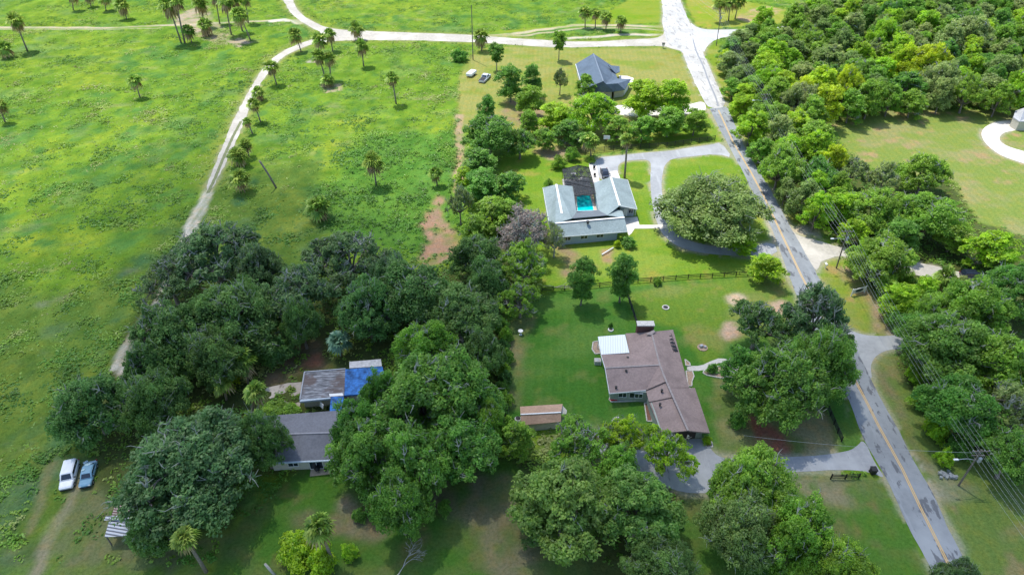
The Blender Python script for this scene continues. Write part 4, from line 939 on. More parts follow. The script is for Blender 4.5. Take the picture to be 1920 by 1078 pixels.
palms = [
 (28, 38, 52, 97, 17, 'tall leaning palm at the far upper left above the faint track'), (8, 92, 18, 110, 14, 'short palm cut by the left edge below the tall leaning one'),
 (0, 198, 10, 231, 13, 'palm on the left edge in the middle of the bright field'), (134, -10, 138, 21, 12, 'palm whose bare trunk enters at the top left, leftmost of four'),
 (165, -10, 171, 14, 11, 'palm at the top edge, second of the four top left trunks'), (196, -4, 199, 21, 13, 'palm at the top edge, third of the four top left trunks'), (228, 10, 238, 37, 14, 'short brownish palm, rightmost of the four top left ones'),
 (253, 152, 263, 184, 14, 'solitary brown skirted palm in the open left field'),
 (316, 10, 340, 82, 17, 'tallest leaning palm at the left of the big palm cluster'), (330, 2, 347, 83, 15, 'second tall leaning palm with its trunk beside the tallest one'), (353, 58, 360, 82, 13, 'short palm at the feet of the two tall leaning palms'),
 (374, 5, 384, 50, 16, 'yellowish palm in the top middle of the palm cluster'), (384, 46, 391, 68, 15, 'short stout palm on bare dirt in the middle of the cluster'), (405, -4, 412, 45, 13, 'palm at the top edge in the right half of the cluster'),
 (422, 4, 434, 66, 15, 'ivy wrapped palm in the right half of the cluster'), (448, 28, 470, 77, 17, 'leaning palm at the right end of the cluster'), (440, 2, 455, 60, 13, 'palm behind the leaning one at the right end of the cluster'), (460, 0, 466, 45, 12, 'rearmost palm at the right end of the cluster'),
 (553, 66, 565, 98, 14, 'palm on the inside of the sandy road bend'), (618, 64, 624, 97, 12, 'dark palm just below the sandy road fork'), (599, 77, 605, 106, 14, 'brown skirted palm left of the one below the road fork'),
 (597, 105, 611, 152, 14, 'left one of two tall palms growing from one clump'), (617, 108, 621, 152, 13, 'right one of two tall palms growing from one clump'), (614, 150, 617, 163, 13, 'low palm at the foot of the two tall clumped palms'),
 (668, 54, 672, 76, 14, 'brown palm standing right in the sandy road'), (678, 88, 682, 126, 14, 'palm just below the sandy road, under the brown one in it'), (735, 147, 743, 196, 13, 'solitary tall palm in the middle field'),
 (508, 125, 519, 160, 14, 'palm touching the right edge of the white track at its bend'), (484, 173, 491, 190, 13, 'upper palm of the pair beside the white track'), (476, 195, 489, 230, 13, 'lower palm of the pair beside the white track'), (463, 228, 474, 252, 8, 'scraggly thin palm beside the white track'),
 (460, 272, 468, 296, 14, 'brownish palm above the round dark one beside the track'), (446, 292, 452, 312, 18, 'wide shaggy palm touching the white track'), (449, 335, 460, 362, 20, 'round dark palm, lowest beside the white track'),
 (699, 303, 706, 350, 19, 'shaggy large palm in the shaded middle field'), (817, 325, 820, 350, 13, 'small palm near the narrow dirt path'), (598, 388, 605, 412, 22, 'low wide palm at the top edge of the grove'),
 (902, 68, 903, 96, 15, 'stout palm beside the tall thin pole and sandy road'),
 (1097, 24, 1097, 53, 11, 'first from the left of four palms by the looping track'), (1117, 26, 1116, 53, 10, 'second from the left of four palms by the looping track'), (1137, 32, 1136, 57, 11, 'third from the left of four palms by the looping track'), (1165, 40, 1164, 62, 12, 'fourth from the left of four palms by the looping track'),
 (1106, 264, 1108, 296, 17, 'shorter yellowish palm at the head of the loop driveway'), (1176, 262, 1171, 334, 14, 'tall slender palm growing out of the driveway island lawn'),
 (598, 988, 625, 1056, 32, 'large palm leaning over the bright shrubs at the bottom'), (346, 1008, 387, 1072, 24, 'leaning palm with a long pale trunk below the huge dark oak'),
 (455, 676, 466, 720, 27, 'tall palm above the charcoal roofed house'), (479, 733, 474, 788, 22, 'palm at the upper left corner of the charcoal roof'), (418, 718, 425, 750, 22, 'palm half hidden in yellow shrubs left of the charcoal roof'),
 (1768, 520, 1772, 548, 22, 'yellowish palm beside the shaded dirt drive on the right'), (1728, 688, 1730, 712, 20, 'palm pushing out of the roadside shrubs below the side road'),
 (1348, 6, 1350, 42, 13, 'left palm of three at the top beside the side road'), (1368, 4, 1366, 40, 13, 'middle palm of three at the top beside the side road'), (1386, 3, 1378, 36, 13, 'right palm of three at the top beside the side road'),
]
for i, (a, b, c_, d_, r, lb) in enumerate(palms):
    palm(a, b, c_, d_, r, lb, mat='palm')
palm(636, 640, 640, 668, 24, 'silvery blue fan palm behind the weathered flat roof', 0, 'palmblue', None)
x, y, _ = W(519, 354); sn = thing('palm_snag', (x, y, 0), 'headless leaning palm trunk in the shaded field right of the white track', 'dead palm')
mk('trunk', tube([(0, 0, -.1), (-1.2, 0, 4), (-2.5, 0, 7.6), (-2.9, .2, 8.2)], [.30, .24, .26, .12], 8), M['palmbark'], sn, True, True)
x, y, _ = W(516, 1078); sn = thing('palm_snag', (x, y, 0), 'cut pale trunk leaning at the bottom edge left of the bright shrubs', 'dead palm')
mk('trunk', tube([(0, 0, -.1), (-.5, .2, .9), (-1.1, .5, 2.1)], [.2, .18, .17], 8), M['palebark'], sn, True, True)
def bare_branch(loc, s, label, ang, leafmat=None):
    t = thing('fallen_branch', loc, label, 'branch'); rng = random.Random(int(s * 10)); seg = []
    def grow(p, d, l, r, k):
        q = p + d * l; seg.append(([tuple(p), tuple((p + q) / 2 + Vector((rng.uniform(-.1, .1), rng.uniform(-.1, .1), rng.uniform(-.05, .15))) * l), tuple(q)], [r, r * .8, r * .6]))
        if k: 
            for _ in range(3): grow(q, (d + Vector((rng.uniform(-.7, .7), rng.uniform(-.7, .7), rng.uniform(-.3, .3)))).normalized(), l * rng.uniform(.55, .8), r * .6, k - 1)
    grow(Vector((0, 0, .2)), Vector((math.cos(ang), math.sin(ang), .15)), s * .45, .10, 4)
    v, f = np_tubes(seg, 4); mk('limb', (v, f), M['palebark'], t, True)
x, y, _ = W(1018, 541); bare_branch((x, y, .5), 6.5, 'pale dead branch fallen from the trees across the fence onto the striped lawn', -.35)
x, y, _ = W(735, 1095); bare_branch((x, y, .8), 5.2, 'pale spiky dead branch reaching up at the bottom edge', .9)

# ------------------------------------------------------------------ rough field weeds, too many to count
rng = np.random.RandomState(99)
n = 170000
yy = rng.uniform(52, 345, n); u = rng.uniform(-.80, .80, n)
d_ = CAM_H * math.sin(PITCH) + yy * math.cos(PITCH); xx = u * d_
ix = np.clip(((xx - gx[0]) / GS).astype(int), 0, len(gx) - 1); iy = np.clip(((yy - gy[0]) / GS).astype(int), 0, len(gy) - 1)
pwv = PW[iy, ix]; cl_ = fbm(xx, yy, 6, 61, 4)
keep = (pwv > .2) & (rng.rand(n) < pwv * np.clip((cl_ - .34) * 3, .2, 1))
xx, yy, cl_ = xx[keep], yy[keep], cl_[keep]; m_ = len(xx); k_ = 9
mr_ = rng.uniform(.3, .75, m_) * (1 + (yy > 170) * .35); lu = lush[np.clip(((yy - gy[0]) / GS).astype(int), 0, len(gy) - 1), np.clip(((xx - gx[0]) / GS).astype(int), 0, len(gx) - 1)]; mh = rng.uniform(.08, .22, m_) * (1.0 + 2.6 * lu) + np.clip(cl_ - .5, 0, 1) * 1.1
big_t = np.clip(.45 + (fbm(xx, yy, 14, 71, 4) - .5) * 2.0 + (fbm(xx, yy, 3, 81, 3) - .5) * 1.5 + rng.uniform(-.16, .16, m_) - .3 * lu, 0, 1)
dd = rdir(rng, m_ * k_, .05); rep = lambda q: np.repeat(q, k_)
pp = np.stack([rep(xx) + dd[:, 0] * rep(mr_), rep(yy) + dd[:, 1] * rep(mr_), .05 + dd[:, 2] * rep(mh) * 1.5], -1)
nn = dd * np.array((.5, .5, .6)) + np.array((0, 0, .7)) + rng.normal(size=dd.shape) * .25; nn /= np.linalg.norm(nn, axis=1)[:, None]
Vw, Fw = leaves(pp, nn, .21, rng, .65)
tnt = np.clip(rep(big_t) + rng.uniform(-.07, .07, m_ * k_), 0, 1)
print('WEEDS', m_ * k_)
M['weeds'] = foliage("field_weeds", (.11, .25, .03), (.24, .38, .035), (.36, .40, .12), trans=.3, patch=.12)
tag(link_mesh("field_weeds", mesh_np("field_weeds", Vw, Fw, M['weeds'], False, tnt)), kind="stuff")

# ------------------------------------------------------------------ buildings
def P3(*pts): return [W(*p) for p in pts]
def center(poly, z=0): return (sum(p[0] for p in poly) / len(poly), sum(p[1] for p in poly) / len(poly), z)
def roofpart(t, name, planes, mat, th=.22, **k): return mk(name, join(*[slab(p, th) for p in planes]), mat, t)
def walls(t, name, foot, h, mat, z0=0.0, th=.25, seg=None):
    """wall shell standing on footprint polygon; h number or per corner heights"""
    n = len(foot); hs = h if hasattr(h, '__len__') else [h] * n; g = []
    cx, cy, _ = center(foot)
    for i in range(n):
        if seg and i not in seg: continue
        a = foot[i]; b = foot[(i + 1) % n]; ha, hb_ = hs[i], hs[(i + 1) % n]
        d = np.array((b[0] - a[0], b[1] - a[1])); d = d / np.hypot(*d); nr = np.array((-d[1], d[0]))
        if nr[0] * (cx - a[0]) + nr[1] * (cy - a[1]) < 0: nr = -nr
        ia = (a[0] + nr[0] * th, a[1] + nr[1] * th); ib = (b[0] + nr[0] * th, b[1] + nr[1] * th)
        e = d * .002 * (i + 1)
        V = [(a[0] + e[0], a[1] + e[1], z0), (b[0] - e[0], b[1] - e[1], z0), (ib[0] - e[0], ib[1] - e[1], z0), (ia[0] + e[0], ia[1] + e[1], z0), (a[0] + e[0], a[1] + e[1], ha), (b[0] - e[0], b[1] - e[1], hb_), (ib[0] - e[0], ib[1] - e[1], hb_), (ia[0] + e[0], ia[1] + e[1], ha)]
        g.append((V, [(0, 1, 5, 4), (2, 3, 7, 6), (4, 5, 6, 7), (0, 3, 2, 1), (1, 2, 6, 5), (3, 0, 4, 7)]))
    return mk(name, join(*g), mat, t)
def panel(t, a, b, s0, s1, z0, z1, name, mat, frame=None, out=.05):
    """window or door set into wall a-b, from s0 to s1 metres along it; frame is the part, pane its sub-part"""
    a = np.array(a[:2]); b = np.array(b[:2]); d = (b - a) / np.hypot(*(b - a)); nr = np.array((d[1], -d[0]))
    def q(e, o, zz0, zz1, inset):
        p = a + d * (s0 - e); r = a + d * (s1 + e)
        return bar((*(p + nr * o), (zz0 + zz1) / 2), (*(r + nr * o), (zz0 + zz1) / 2), inset, zz1 - zz0)
    if frame:
        w = .08
        g = join(q(0, out, z1, z1 + w, .12), q(0, out, z0 - w, z0, .12), *[bar((*(a + d * s + nr * out), (z0 + z1) / 2), (*(a + d * (s + .07) + nr * out), (z0 + z1) / 2), .115, z1 - z0 + 2 * w) for s in (s0 - .08, s1, (s0 + s1) / 2)])
        f = mk(name, g, frame, t); mk('pane', q(-.005, out - .02, z0 + .004, z1 - .004, .06), mat, f); return f
    return mk(name, q(0, out, z0, z1, .08), mat, t)
def capline(t, name, pts, wd, mat, ht=.06): return mk(name, join(*[bar(a, b, wd, ht) for a, b in zip(pts[:-1], pts[1:])]), mat, t)
def up(p, dz): return (p[0], p[1], p[2] + dz)

# --- grey blue U shaped house with the pool
V = dict(wnw=(1018, 352, 2.8), wrn=(1043, 346, 4.5), wne=(1074, 349.6, 2.8), wse=(1081, 398, 2.8), wrs=(1053.3, 400.6, 4.5), wsw=(1029, 414, 2.8), sw=(1040.3, 445, 2.8), srw=(1041.2, 419, 4.5),
         se=(1176.6, 434, 2.8), sre=(1171, 408, 4.5), ene=(1176.7, 337.5, 2.8), ern=(1145.1, 332, 4.6), enw=(1112.7, 343, 2.8), esw=(1122, 394, 2.8), ers=(1161.8, 385.8, 4.6), ese=(1194.3, 392.2, 2.8), k1=(1122, 394, 2.8), k2=(1139, 404, 4.45), k3=(1072, 409.8, 4.45))
V = {k: W(*p) for k, p in V.items()}
bs = center([V['sw'], V['se'], V['ene'], V['wnw']])
hb = thing('pool_house', bs, 'grey blue roofed U shaped house wrapped around a turquoise swimming pool', 'house')
jn = W(1166, 409, 4.45)
roofpart(hb, 'roof', [[V['wnw'], V['wrn'], V['wrs'], V['srw'], V['wsw']], [V['wrn'], V['wne'], V['wse'], V['k3'], V['wrs']],
    [V['enw'], V['ern'], V['ers'], V['k2'], V['esw']], [V['ern'], V['ene'], V['ese'], V['ers']],
    [V['sw'], V['se'], V['sre'], V['srw']], [V['wrs'], V['k3'], V['srw']], [V['ers'], W(1152.5, 391.3, 3.7), W(1167, 396, 3.6), V['sre'], V['k2']]], M['roofblue'])
roofpart(hb, 'poolside_roof', [[up(V['k3'], .02), up(V['k2'], .02), up(V['k1'], .02), up(V['wse'], .02)]], M['roofdark'])
for a, b in (('wrn', 'wrs'), ('ern', 'ers'), ('srw', 'sre')): capline(hb, 'ridge_cap', [up(V[a], .06), up(V[b], .06)], .5, M['trimw'])
capline(hb, 'fascia', [up(V['wnw'], -.1), up(V['wsw'], -.1)], .14, M['trimw'], .2); capline(hb, 'fascia', [up(V['ern'], -.1), up(V['ene'], -.1), up(V['ese'], -.1), up(V['ers'], -.1)], .14, M['trimw'], .2)
capline(hb, 'fascia', [up(V['sw'], -.1), up(V['se'], -.1)], .14, M['trimw'], .2)
foot = [W(1041, 459.5), W(1157, 450), W(1158, 432), W(1171, 421)]
f2 = [(10.3, 131.0), (24.6, 133.4), (24.9, 137.0), (26.6, 137.4), (26.4, 143.8), (30.0, 143.6), (29.6, 156.6), (25.8, 157.9), (21.4, 155.0), (21.5, 142.2), (15.2, 141.8), (15.2, 153.2), (11.4, 154.2), (8.2, 152.6), (8.8, 140.0)]
wl = walls(hb, 'wall', f2, 2.62, M['wallblue'])
for s in (2.5, 6.5, 10.3): panel(hb, f2[0], f2[1], s - .8, s + .8, 1.2, 2.3, 'window', M['glass'], M['trimw'])
panel(hb, f2[4], f2[5], 1.0, 2.0, .1, 2.2, 'door', M['white']); panel(hb, f2[4], f2[5], 2.3, 3.3, 1.0, 2.2, 'window', M['glass'], M['trimw'])
panel(hb, f2[5], f2[6], 2, 4.5, 1.0, 2.2, 'window', M['glass'], M['trimw'])
vx, vy, vz = W(1102, 415.5, 4.7); mk('vent_pipe', lathe((vx, vy - .3, 4.35), [(.28, 0), (.28, .5), (.42, .5), (.42, .65), (.1, .8)], 10), M['dark'], hb)
for px_, py_ in ((1195, 405), (1193, 396)):
    x, y, _ = W(px_, py_); mk('porch_post', box((x - .6, y, 0), (.16, .16, 2.7)), M['trimw'], hb)
# pool, deck, cage
pool = P3((1080, 369, .0), (1092, 366.5, 0), (1107, 367, 0), (1112, 384, 0), (1114, 396, 0), (1082, 398, 0))
pt = thing('swimming_pool', center(pool), 'turquoise swimming pool between the two wings of the grey blue house', 'pool')
deck = P3((1076.5, 358, 0), (1109, 357, 0), (1121, 397, 0), (1080, 400, 0))
mk('deck', slab([up(p, .06) for p in deck], .08), plain('pinkish_deck', (.50, .40, .33), .9, .12, 2), pt)
mk('basin', slab([up(p, .09) for p in pool], .03), M['water'], pt)
wpts = [up(p, .11) for p in pool]; mk('coping', join(*[bar(a, b, .3, .08) for a, b in zip(wpts, wpts[1:] + wpts[:1])]), M['stone'], pt)
def screenmat():
    m = bpy.data.materials.new('screen_mesh'); m.use_nodes = True; nt = m.node_tree; nt.nodes.clear(); o = nt.nodes.new("ShaderNodeOutputMaterial")
    a = nt.nodes.new("ShaderNodeBsdfTransparent"); d = nt.nodes.new("ShaderNodeBsdfDiffuse"); d.inputs[0].default_value = (.05, .055, .06, 1)
    x = nt.nodes.new("ShaderNodeMixShader"); nt.links.new(mapr(nt, noise(nt, 1.3, 5, .7), .42, .6, .92, .35), x.inputs[0])
    nt.links.new(a.outputs[0], x.inputs[1]); nt.links.new(d.outputs[0], x.inputs[2]); nt.links.new(x.outputs[0], o.inputs[0]); return m
cg = P3((1055, 318, 2.9), (1084, 310.6, 4.1), (1104.3, 314.3, 2.9), (1113, 344, 2.9), (1116.5, 364, 2.9), (1078, 367, 2.9), (1074, 347, 2.9), (1059, 347, 2.9))
ct = thing('pool_cage', center(cg), 'dark screened enclosure with mottled roof north of the turquoise pool', 'enclosure')
mk('screen', slab(cg, .04), screenmat(), ct)
cgz = cg + cg[:1]; fr = [bar(up(a, .05), up(b, .05), .12, .14) for a, b in zip(cgz[:-1], cgz[1:])]
for s in (.2, .4, .6, .8):
    a = Vector(cg[0]).lerp(Vector(cg[7]), s); b = Vector(cg[2]).lerp(Vector(cg[4]), s); fr.append(bar(up(a, .12), up(b, .12), .09, .1))
mk('frame', join(*fr), M['dark'], ct)
mk('posts', join(*[box((p[0], p[1], 0), (.1, .1, p[2])) for p in cg]), M['dark'], ct)
mk('patio_floor', slab([(p[0], p[1], .05) for p in cg], .06), asphalt('stained_patio', (.22, .2, .19), (.45, .43, .42), (.1, .1, .1), .5), ct)
# patio clutter in the cage: two tables
for i, (a, b) in enumerate(((1075, 330), (1092, 338))):
    x, y, _ = W(a, b); q = thing('patio_table', (x, y, .05), ('round pale patio table at the left inside the dark pool cage', 'round pale patio table at the right inside the dark pool cage')[i], 'table', 'patio tables in the pool cage')
    mk('table_top', lathe((0, 0, .7), [(.75, 0), (.75, .05), (.1, .06)], 14), M['white'], q, True); mk('leg', lathe((0, 0, .0), [(.3, 0), (.06, .05), (.06, .7)], 8), M['white'], q, True)

# --- slate blue roofed house at the top
A = dict(w=(1079.3, 120.5, 2.8), ap=(1112.5, 100.8, 6.4), ne=(1146.2, 123.3, 2.8), b=(1161.7, 125.2, 2.9), b2=(1162, 135, 2.9), c=(1154.6, 140, 2.8), d0=(1158, 148, 2.8), d=(1183, 148.5, 2.8), d2=(1184, 152, 2.8), e=(1171.5, 168.3, 2.8),
         rs=(1131, 153, 6.4), sw=(1093, 168, 2.8), s=(1121, 172, 2.8), es=(1150, 172, 2.8), gr=(1158, 157, 5.0), bw=(1140, 124, 4.2))
A = {k: W(*p) for k, p in A.items()}
h1 = thing('slate_house', center([A['w'], A['ne'], A['es'], A['sw']]), 'slate blue shingled house on the mown lawn near the top junction', 'house')
roofpart(h1, 'roof', [[A['w'], A['ap'], A['rs'], A['sw']], [A['ap'], A['ne'], A['c'], A['es'], A['rs']], [A['sw'], A['rs'], A['es'], A['s']]], M['roofnavy'])
roofpart(h1, 'entry_roof', [[up(A['bw'], .3), up(A['b'], .05), up(A['b2'], .05), up(A['c'], .35)]], M['roofnavy'])
roofpart(h1, 'garage_roof', [[up(A['rs'], -1.0), A['gr'], A['d'], A['d0'], up(A['c'], .05)], [A['gr'], A['d'], A['e']], [up(A['rs'], -1.05), A['gr'], A['e'], up(A['es'], .05)]], M['roofnavy'])
capline(h1, 'ridge_cap', [up(A['ap'], .06), up(A['rs'], .06)], .4, plain('ridge_slate', (.17, .21, .26)), .08); capline(h1, 'fascia', [up(A['w'], -.1), up(A['sw'], -.1)], .2, M['trimw'], .25)
cc = np.array(h1.location); ins = lambda p, f=.93: (cc[0] + (p[0] - cc[0]) * f, cc[1] + (p[1] - cc[1]) * f, 0)
walls(h1, 'wall', [ins(A[k]) for k in ('w', 'ne', 'es', 's', 'sw')], 2.6, M['wallcream'])
gf = [(A['d0'][0] - 1, A['d0'][1] - .6, 0), (A['d'][0] - .5, A['d'][1] - .6, 0), (A['e'][0] - .3, A['e'][1] + .8, 0), (A['es'][0] + .5, A['es'][1] + 1.5, 0)]
walls(h1, 'garage_wall', gf, 2.55, M['wallcream']); panel(h1, gf[2], gf[1], 1.5, 6.5, .05, 2.3, 'garage_door', M['white'])

# --- brown roofed house
B = dict(nw=(1173, 625, 2.7), n=(1221, 622, 4.4), ne=(1262, 618, 2.7), j=(1237, 684, 4.4), wr=(1135, 690, 4.3), wn=(1127, 664, 2.7), k=(1180, 661, 2.7), wsw=(1143, 737, 2.7), k2=(1211, 731, 2.7), m=(1249, 714.5, 4.4),
         e1=(1292, 726, 2.7), m2=(1254, 727, 4.36))
B = {k: W(*p) for k, p in B.items()}
h3 = thing('brick_house', center([B['nw'], B['ne'], B['wsw'], W(1331, 811)]), 'long brown shingled house with a white metal patio roof beside the front lawn', 'house')
roofpart(h3, 'roof', [[B['nw'], B['n'], B['j'], B['k']], [B['wn'], B['k'], B['j'], B['wr']], [B['wr'], B['j'], B['k2'], B['wsw']], [B['j'], B['m'], B['k2']], [B['n'], B['ne'], B['e1'], B['m2'], B['m'], B['j']]], M['roofbrown'], .25)
lo = -.28
C1 = [W(1210, 727, 2.5), W(1249.5, 716, 4.12), W(1264, 743.5, 4.12), W(1217, 753, 2.5)]
C2 = [W(1217, 754, 2.3), W(1264.3, 744.5, 3.92), W(1290, 807, 3.92), W(1240, 812, 2.3)]
E1 = [up(B['m2'], -.0), W(1303, 727, 2.55), W(1331, 811, 2.45), W(1290, 807.2, 4.15)]
roofpart(h3, 'breezeway_roof', [C1], M['roofbrown'], .2); roofpart(h3, 'garage_roof', [C2], M['roofbrown'], .2); roofpart(h3, 'east_roof', [E1], M['roofbrown'], .25)
lt = plain('sunbleached_ridge', (.28, .245, .23), .9, .2)
capline(h3, 'ridge_cap', [up(B['n'], .04), up(B['j'], .04), up(B['m'], .04), up(W(1290, 807, 4.15), .04)], .32, lt, .06); capline(h3, 'ridge_cap', [up(B['wr'], .04), up(B['j'], .04)], .28, lt, .06)
capline(h3, 'fascia', [up(B['wn'], -.12), up(B['wr'], -.12), up(B['wsw'], -.12), up(B['k2'], -.12)], .14, M['trimw'], .22)
mr = [W(1121, 631, 3.0), W(1172, 627, 3.25), W(1180, 661, 3.05), W(1127, 664.5, 2.8)]
roofpart(h3, 'patio_roof', [mr], M['metalroof'], .12); mrz = mr + mr[:1]
mk('patio_post', join(*[box((p[0] * .97 + mr[2][0] * .03, p[1] * .97 + mr[2][1] * .03, 0), (.12, .12, p[2] - .15)) for p in (mr[0], mr[3])]), M['trimw'], h3)
f3 = [W(1128, 668.5, 0)[:2], (22.2, 92.6), (22.2, 97.0), (30.4, 98.0), (30.5, 83.6), (31.5, 83.2), (31.6, 74.4), (24.3, 74.2), (23.6, 82.4), (17.3, 82.8), (17.2, 91.0)][1:]
f3 = [(p[0], p[1]) for p in f3] + [(17.2, 91.4)]
walls(h3, 'wall', f3, 2.45, M['wallgreen'])
panel(h3, f3[7], f3[8], 1, 3, 1.0, 2.1, 'window', M['glass'], M['trimw']); panel(h3, f3[7], f3[6], -9, -8.9, .1, .2, 'vent', M['dark']) if 0 else None
for s in (1.4, 4.2): panel(h3, (17.3, 82.8), (23.6, 82.4), s, s + 1.3, 1.1, 2.1, 'window', M['glass'], M['trimw'])
panel(h3, (24.3, 74.2), (31.6, 74.4), 1.6, 6.2, .05, 2.15, 'garage_door', plain('brown_door', (.05, .04, .035), .6)); panel(h3, (24.3, 74.2), (31.6, 74.4), 1.4, 6.4, 2.17, 2.3, 'door_lintel', M['trimw'], None, .07)
chx, chy, _ = W(1211, 613, 5.0)
ch = mk('chimney', box((chx, chy + .6, 2.2), (3.1, 1.2, 3.0)), M['brick'], h3); mk('cap', box((chx, chy + .6, 5.2), (3.3, 1.4, .22)), M['stone'], ch)
mk('flashing', slab([W(1211, 626, 4.5), W(1226, 618, 4.56), W(1229, 622, 4.5), W(1220, 628, 4.55)], .05), lt, h3)
fz = lambda px, py, z: up(W(px, py, z), 0)
sk = []
for i in range(5):
    a = W(1251.5 + i * 2.9, 629 + i * 6.9, 3.12); b = W(1257.5 + i * 2.9, 628.4 + i * 6.9, 2.92); sk.append(bar(a, b, .75, .12))
mk('roof_vent_panels', join(*sk, bar(W(1250.5, 626, 3.14), W(1263, 660, 3.14), .08, .12), bar(W(1258, 625, 2.9), W(1271, 659, 2.9), .08, .12)), M['black'], h3)
for a, b, z in ((1174, 695.5, 4.1), (1241, 732, 3.9), (1237.5, 758, 3.4), (1155, 726, 3.2), (1177, 671, 3.2)):
    x, y, _ = W(a, b, z); mk('vent_pipe', lathe((x, y, z - .35), [(.16, 0), (.16, .45), (.24, .45), (.24, .55), (.05, .6)], 8), M['dark'], h3)
# beds and edging round the brown house
def bed(name, px, mat, label, edge=None):
    pl = [W(*p)[:2] for p in px]; t = thing(name, (*pl[0], 0), label, 'flower bed')
    mk('soil', slab([(x, y, .07) for x, y in pl], .08), mat, t)
    if edge: mk('edging', join(*[bar((*a, .09), (*b, .09), .18, .16) for a, b in zip(pl, pl[1:] + pl[:1])]), M['stone'], t)
    return t
bed('flower_bed', [(1144, 744), (1212, 741), (1213, 748), (1196, 752), (1146, 754), (1142, 749)], M['mulchred'], 'mulched flower bed with pale edging under the brown house wing', True)
bed('flower_bed', [(1208, 756), (1216, 756), (1223, 790), (1213, 790)], M['mulchred'], 'narrow mulched bed along the wall below the breezeway roof', True)
bed('flower_bed', [(1284, 674), (1293, 681), (1294, 686), (1286, 686)], M['mulch'], 'small curved edged bed above the front footpath', True)
bed('flower_bed', [(1286, 696), (1298, 696), (1301, 706), (1297, 716), (1297, 724), (1290, 724)], M['mulch'], 'curved edged bed below the front footpath against the brown roof', True)
bed('flower_bed', [(1320, 695), (1334, 691), (1352, 686), (1362, 694), (1362, 711), (1325, 704), (1318, 700)], M['mulch'], 'wedge shaped edged bed beside the bend of the front footpath', True)
bed('flower_bed', [(1112, 642), (1121, 640), (1126, 663), (1116, 664), (1110, 655)], M['mulch'], 'curved edged bed at the west side of the white metal patio roof', True)
bed('flower_bed', [(1322, 830), (1334, 828), (1336, 838), (1324, 839)], M['mulch'], 'little edged bed at the garage corner of the brown roofed house', True)
rng2 = random.Random(4)
x0, y0, _ = W(1146, 749)
fl = [lathe((x0 + rng2.uniform(-.25, 1.2), y0 + rng2.uniform(-.35, .35), .07), [(.08, 0), (.22, .12), (.05, .3)], 6) for _ in range(9)]
t = thing('flowers', (x0, y0, 0), 'red flowers at the corner of the bed under the brown house wing', 'flowers'); mk('petals', join(*fl), M['red'], t); t.name = 'red_flowers'

# --- tan roofed shed
s0 = [W(975, 763, 2.6), W(1052, 757, 2.6), W(1060, 769.5, 3.4), W(976, 776, 3.4)]
zN, zR = 2.35, 3.2
a, b = W(975, 762, 2.4), W(1055, 757, 2.4); c_, d_ = W(976, 777, 3.2), W(1052, 773, 3.2); e, f = W(978, 797, 2.3), W(1052, 790, 2.3)
sh_ = thing('garden_shed', center([a, b, e, f]), 'tan roofed garden shed at the lower left corner of the striped lawn', 'shed')
roofpart(sh_, 'roof', [[a, b, d_, c_], [c_, d_, f, e]], M['rooftan'], .12); capline(sh_, 'ridge_cap', [up(c_, .05), up(d_, .05)], .22, M['trimw'])
ft = [(a[0] + .2, a[1] - .3), (b[0] - .2, b[1] - .3), (f[0] - .2, f[1] + .3), (e[0] + .2, e[1] + .3)]
walls(sh_, 'wall', ft, 2.1, M['wallcream']); panel(sh_, ft[2], ft[1], .6, 1.9, .05, 1.9, 'door', M['white'])
lr_ = [W(1053, 758, 2.2), W(1063, 769, 2.0), W(1062, 775, 2.0), W(1053, 778, 2.2)]; roofpart(sh_, 'lean_to', [lr_], M['wallcream'], .08)

# --- weathered flat roofed annex, tarp, charcoal roofed house on the left
an = [W(571, 697.6, 3.1), W(648, 691.5, 3.1), W(645, 742, 3.0), W(562.5, 749, 3.0)]
h4 = thing('flat_roofed_annex', center(an), 'annex with mottled weathered flat roof partly under a bright blue tarp', 'building')
roofpart(h4, 'roof', [an], M['weathered'], .3)
tp = [W(647.5, 692, 3.2), W(717, 687, 3.2), W(728, 735, 3.1), W(645.5, 741, 3.15)]
roofpart(h4, 'tarp_roof', [tp], M['tarp'], .3); roofpart(h4, 'hanging_tarp', [[W(620.5, 744, 3.04), W(645, 742.6, 3.04), W(640, 771, 2.7), W(618, 771, 2.7)]], M['tarp'], .05)
roofpart(h4, 'rear_roof', [[W(655, 678, 2.9), W(714, 673, 2.9), W(716, 686, 2.95), W(655, 690, 2.95)]], plain('dirty_white_roof', (.5, .5, .5), .8, .25, 2), .2)
capline(h4, 'edge_trim', [up(p, .05) for p in (an[1], an[0], an[3])], .2, plain('grey_trim', (.34, .36, .38)), .12)
capline(h4, 'fascia', [W(562.5, 752, 2.8), W(620, 746, 2.8)], .5, plain('pale_blue_fascia', (.40, .47, .52)), .35)
mk('roof_patch', slab([W(617, 738, 3.05), W(642, 736.5, 3.05), W(644, 741.3, 3.04), W(618, 743, 3.04)], .03), M['trimw'], h4)
fa = [(-36.2, 81.2), (-31, 81.6), (-24.4, 81.9), (-23.9, 88.0), (-36.6, 86.6)]; walls(h4, 'wall', fa, 2.68, M['wallcream'])
mk('door', bar(W(603, 764, 1.3), W(603.5, 756, 2.2), 1.0, .1), M['white'], h4)
R4 = dict(nw=W(478, 781, 2.7), ne=W(690, 765, 2.7), rw=W(500, 815, 4.2), re=W(700, 808, 4.2), sw=W(500, 868, 2.6), se=W(705, 858, 2.6))
h5 = thing('charcoal_house', center(list(R4.values())), 'charcoal shingled low house half hidden between two huge oaks', 'house')
roofpart(h5, 'roof', [[R4['nw'], R4['ne'], R4['re'], R4['rw']], [R4['rw'], R4['re'], R4['se'], R4['sw']]], M['roofgrey'], .22)
capline(h5, 'ridge_cap', [up(R4['rw'], .04), up(R4['re'], .04)], .3, plain('grey_cap', (.26, .26, .28)), .06)
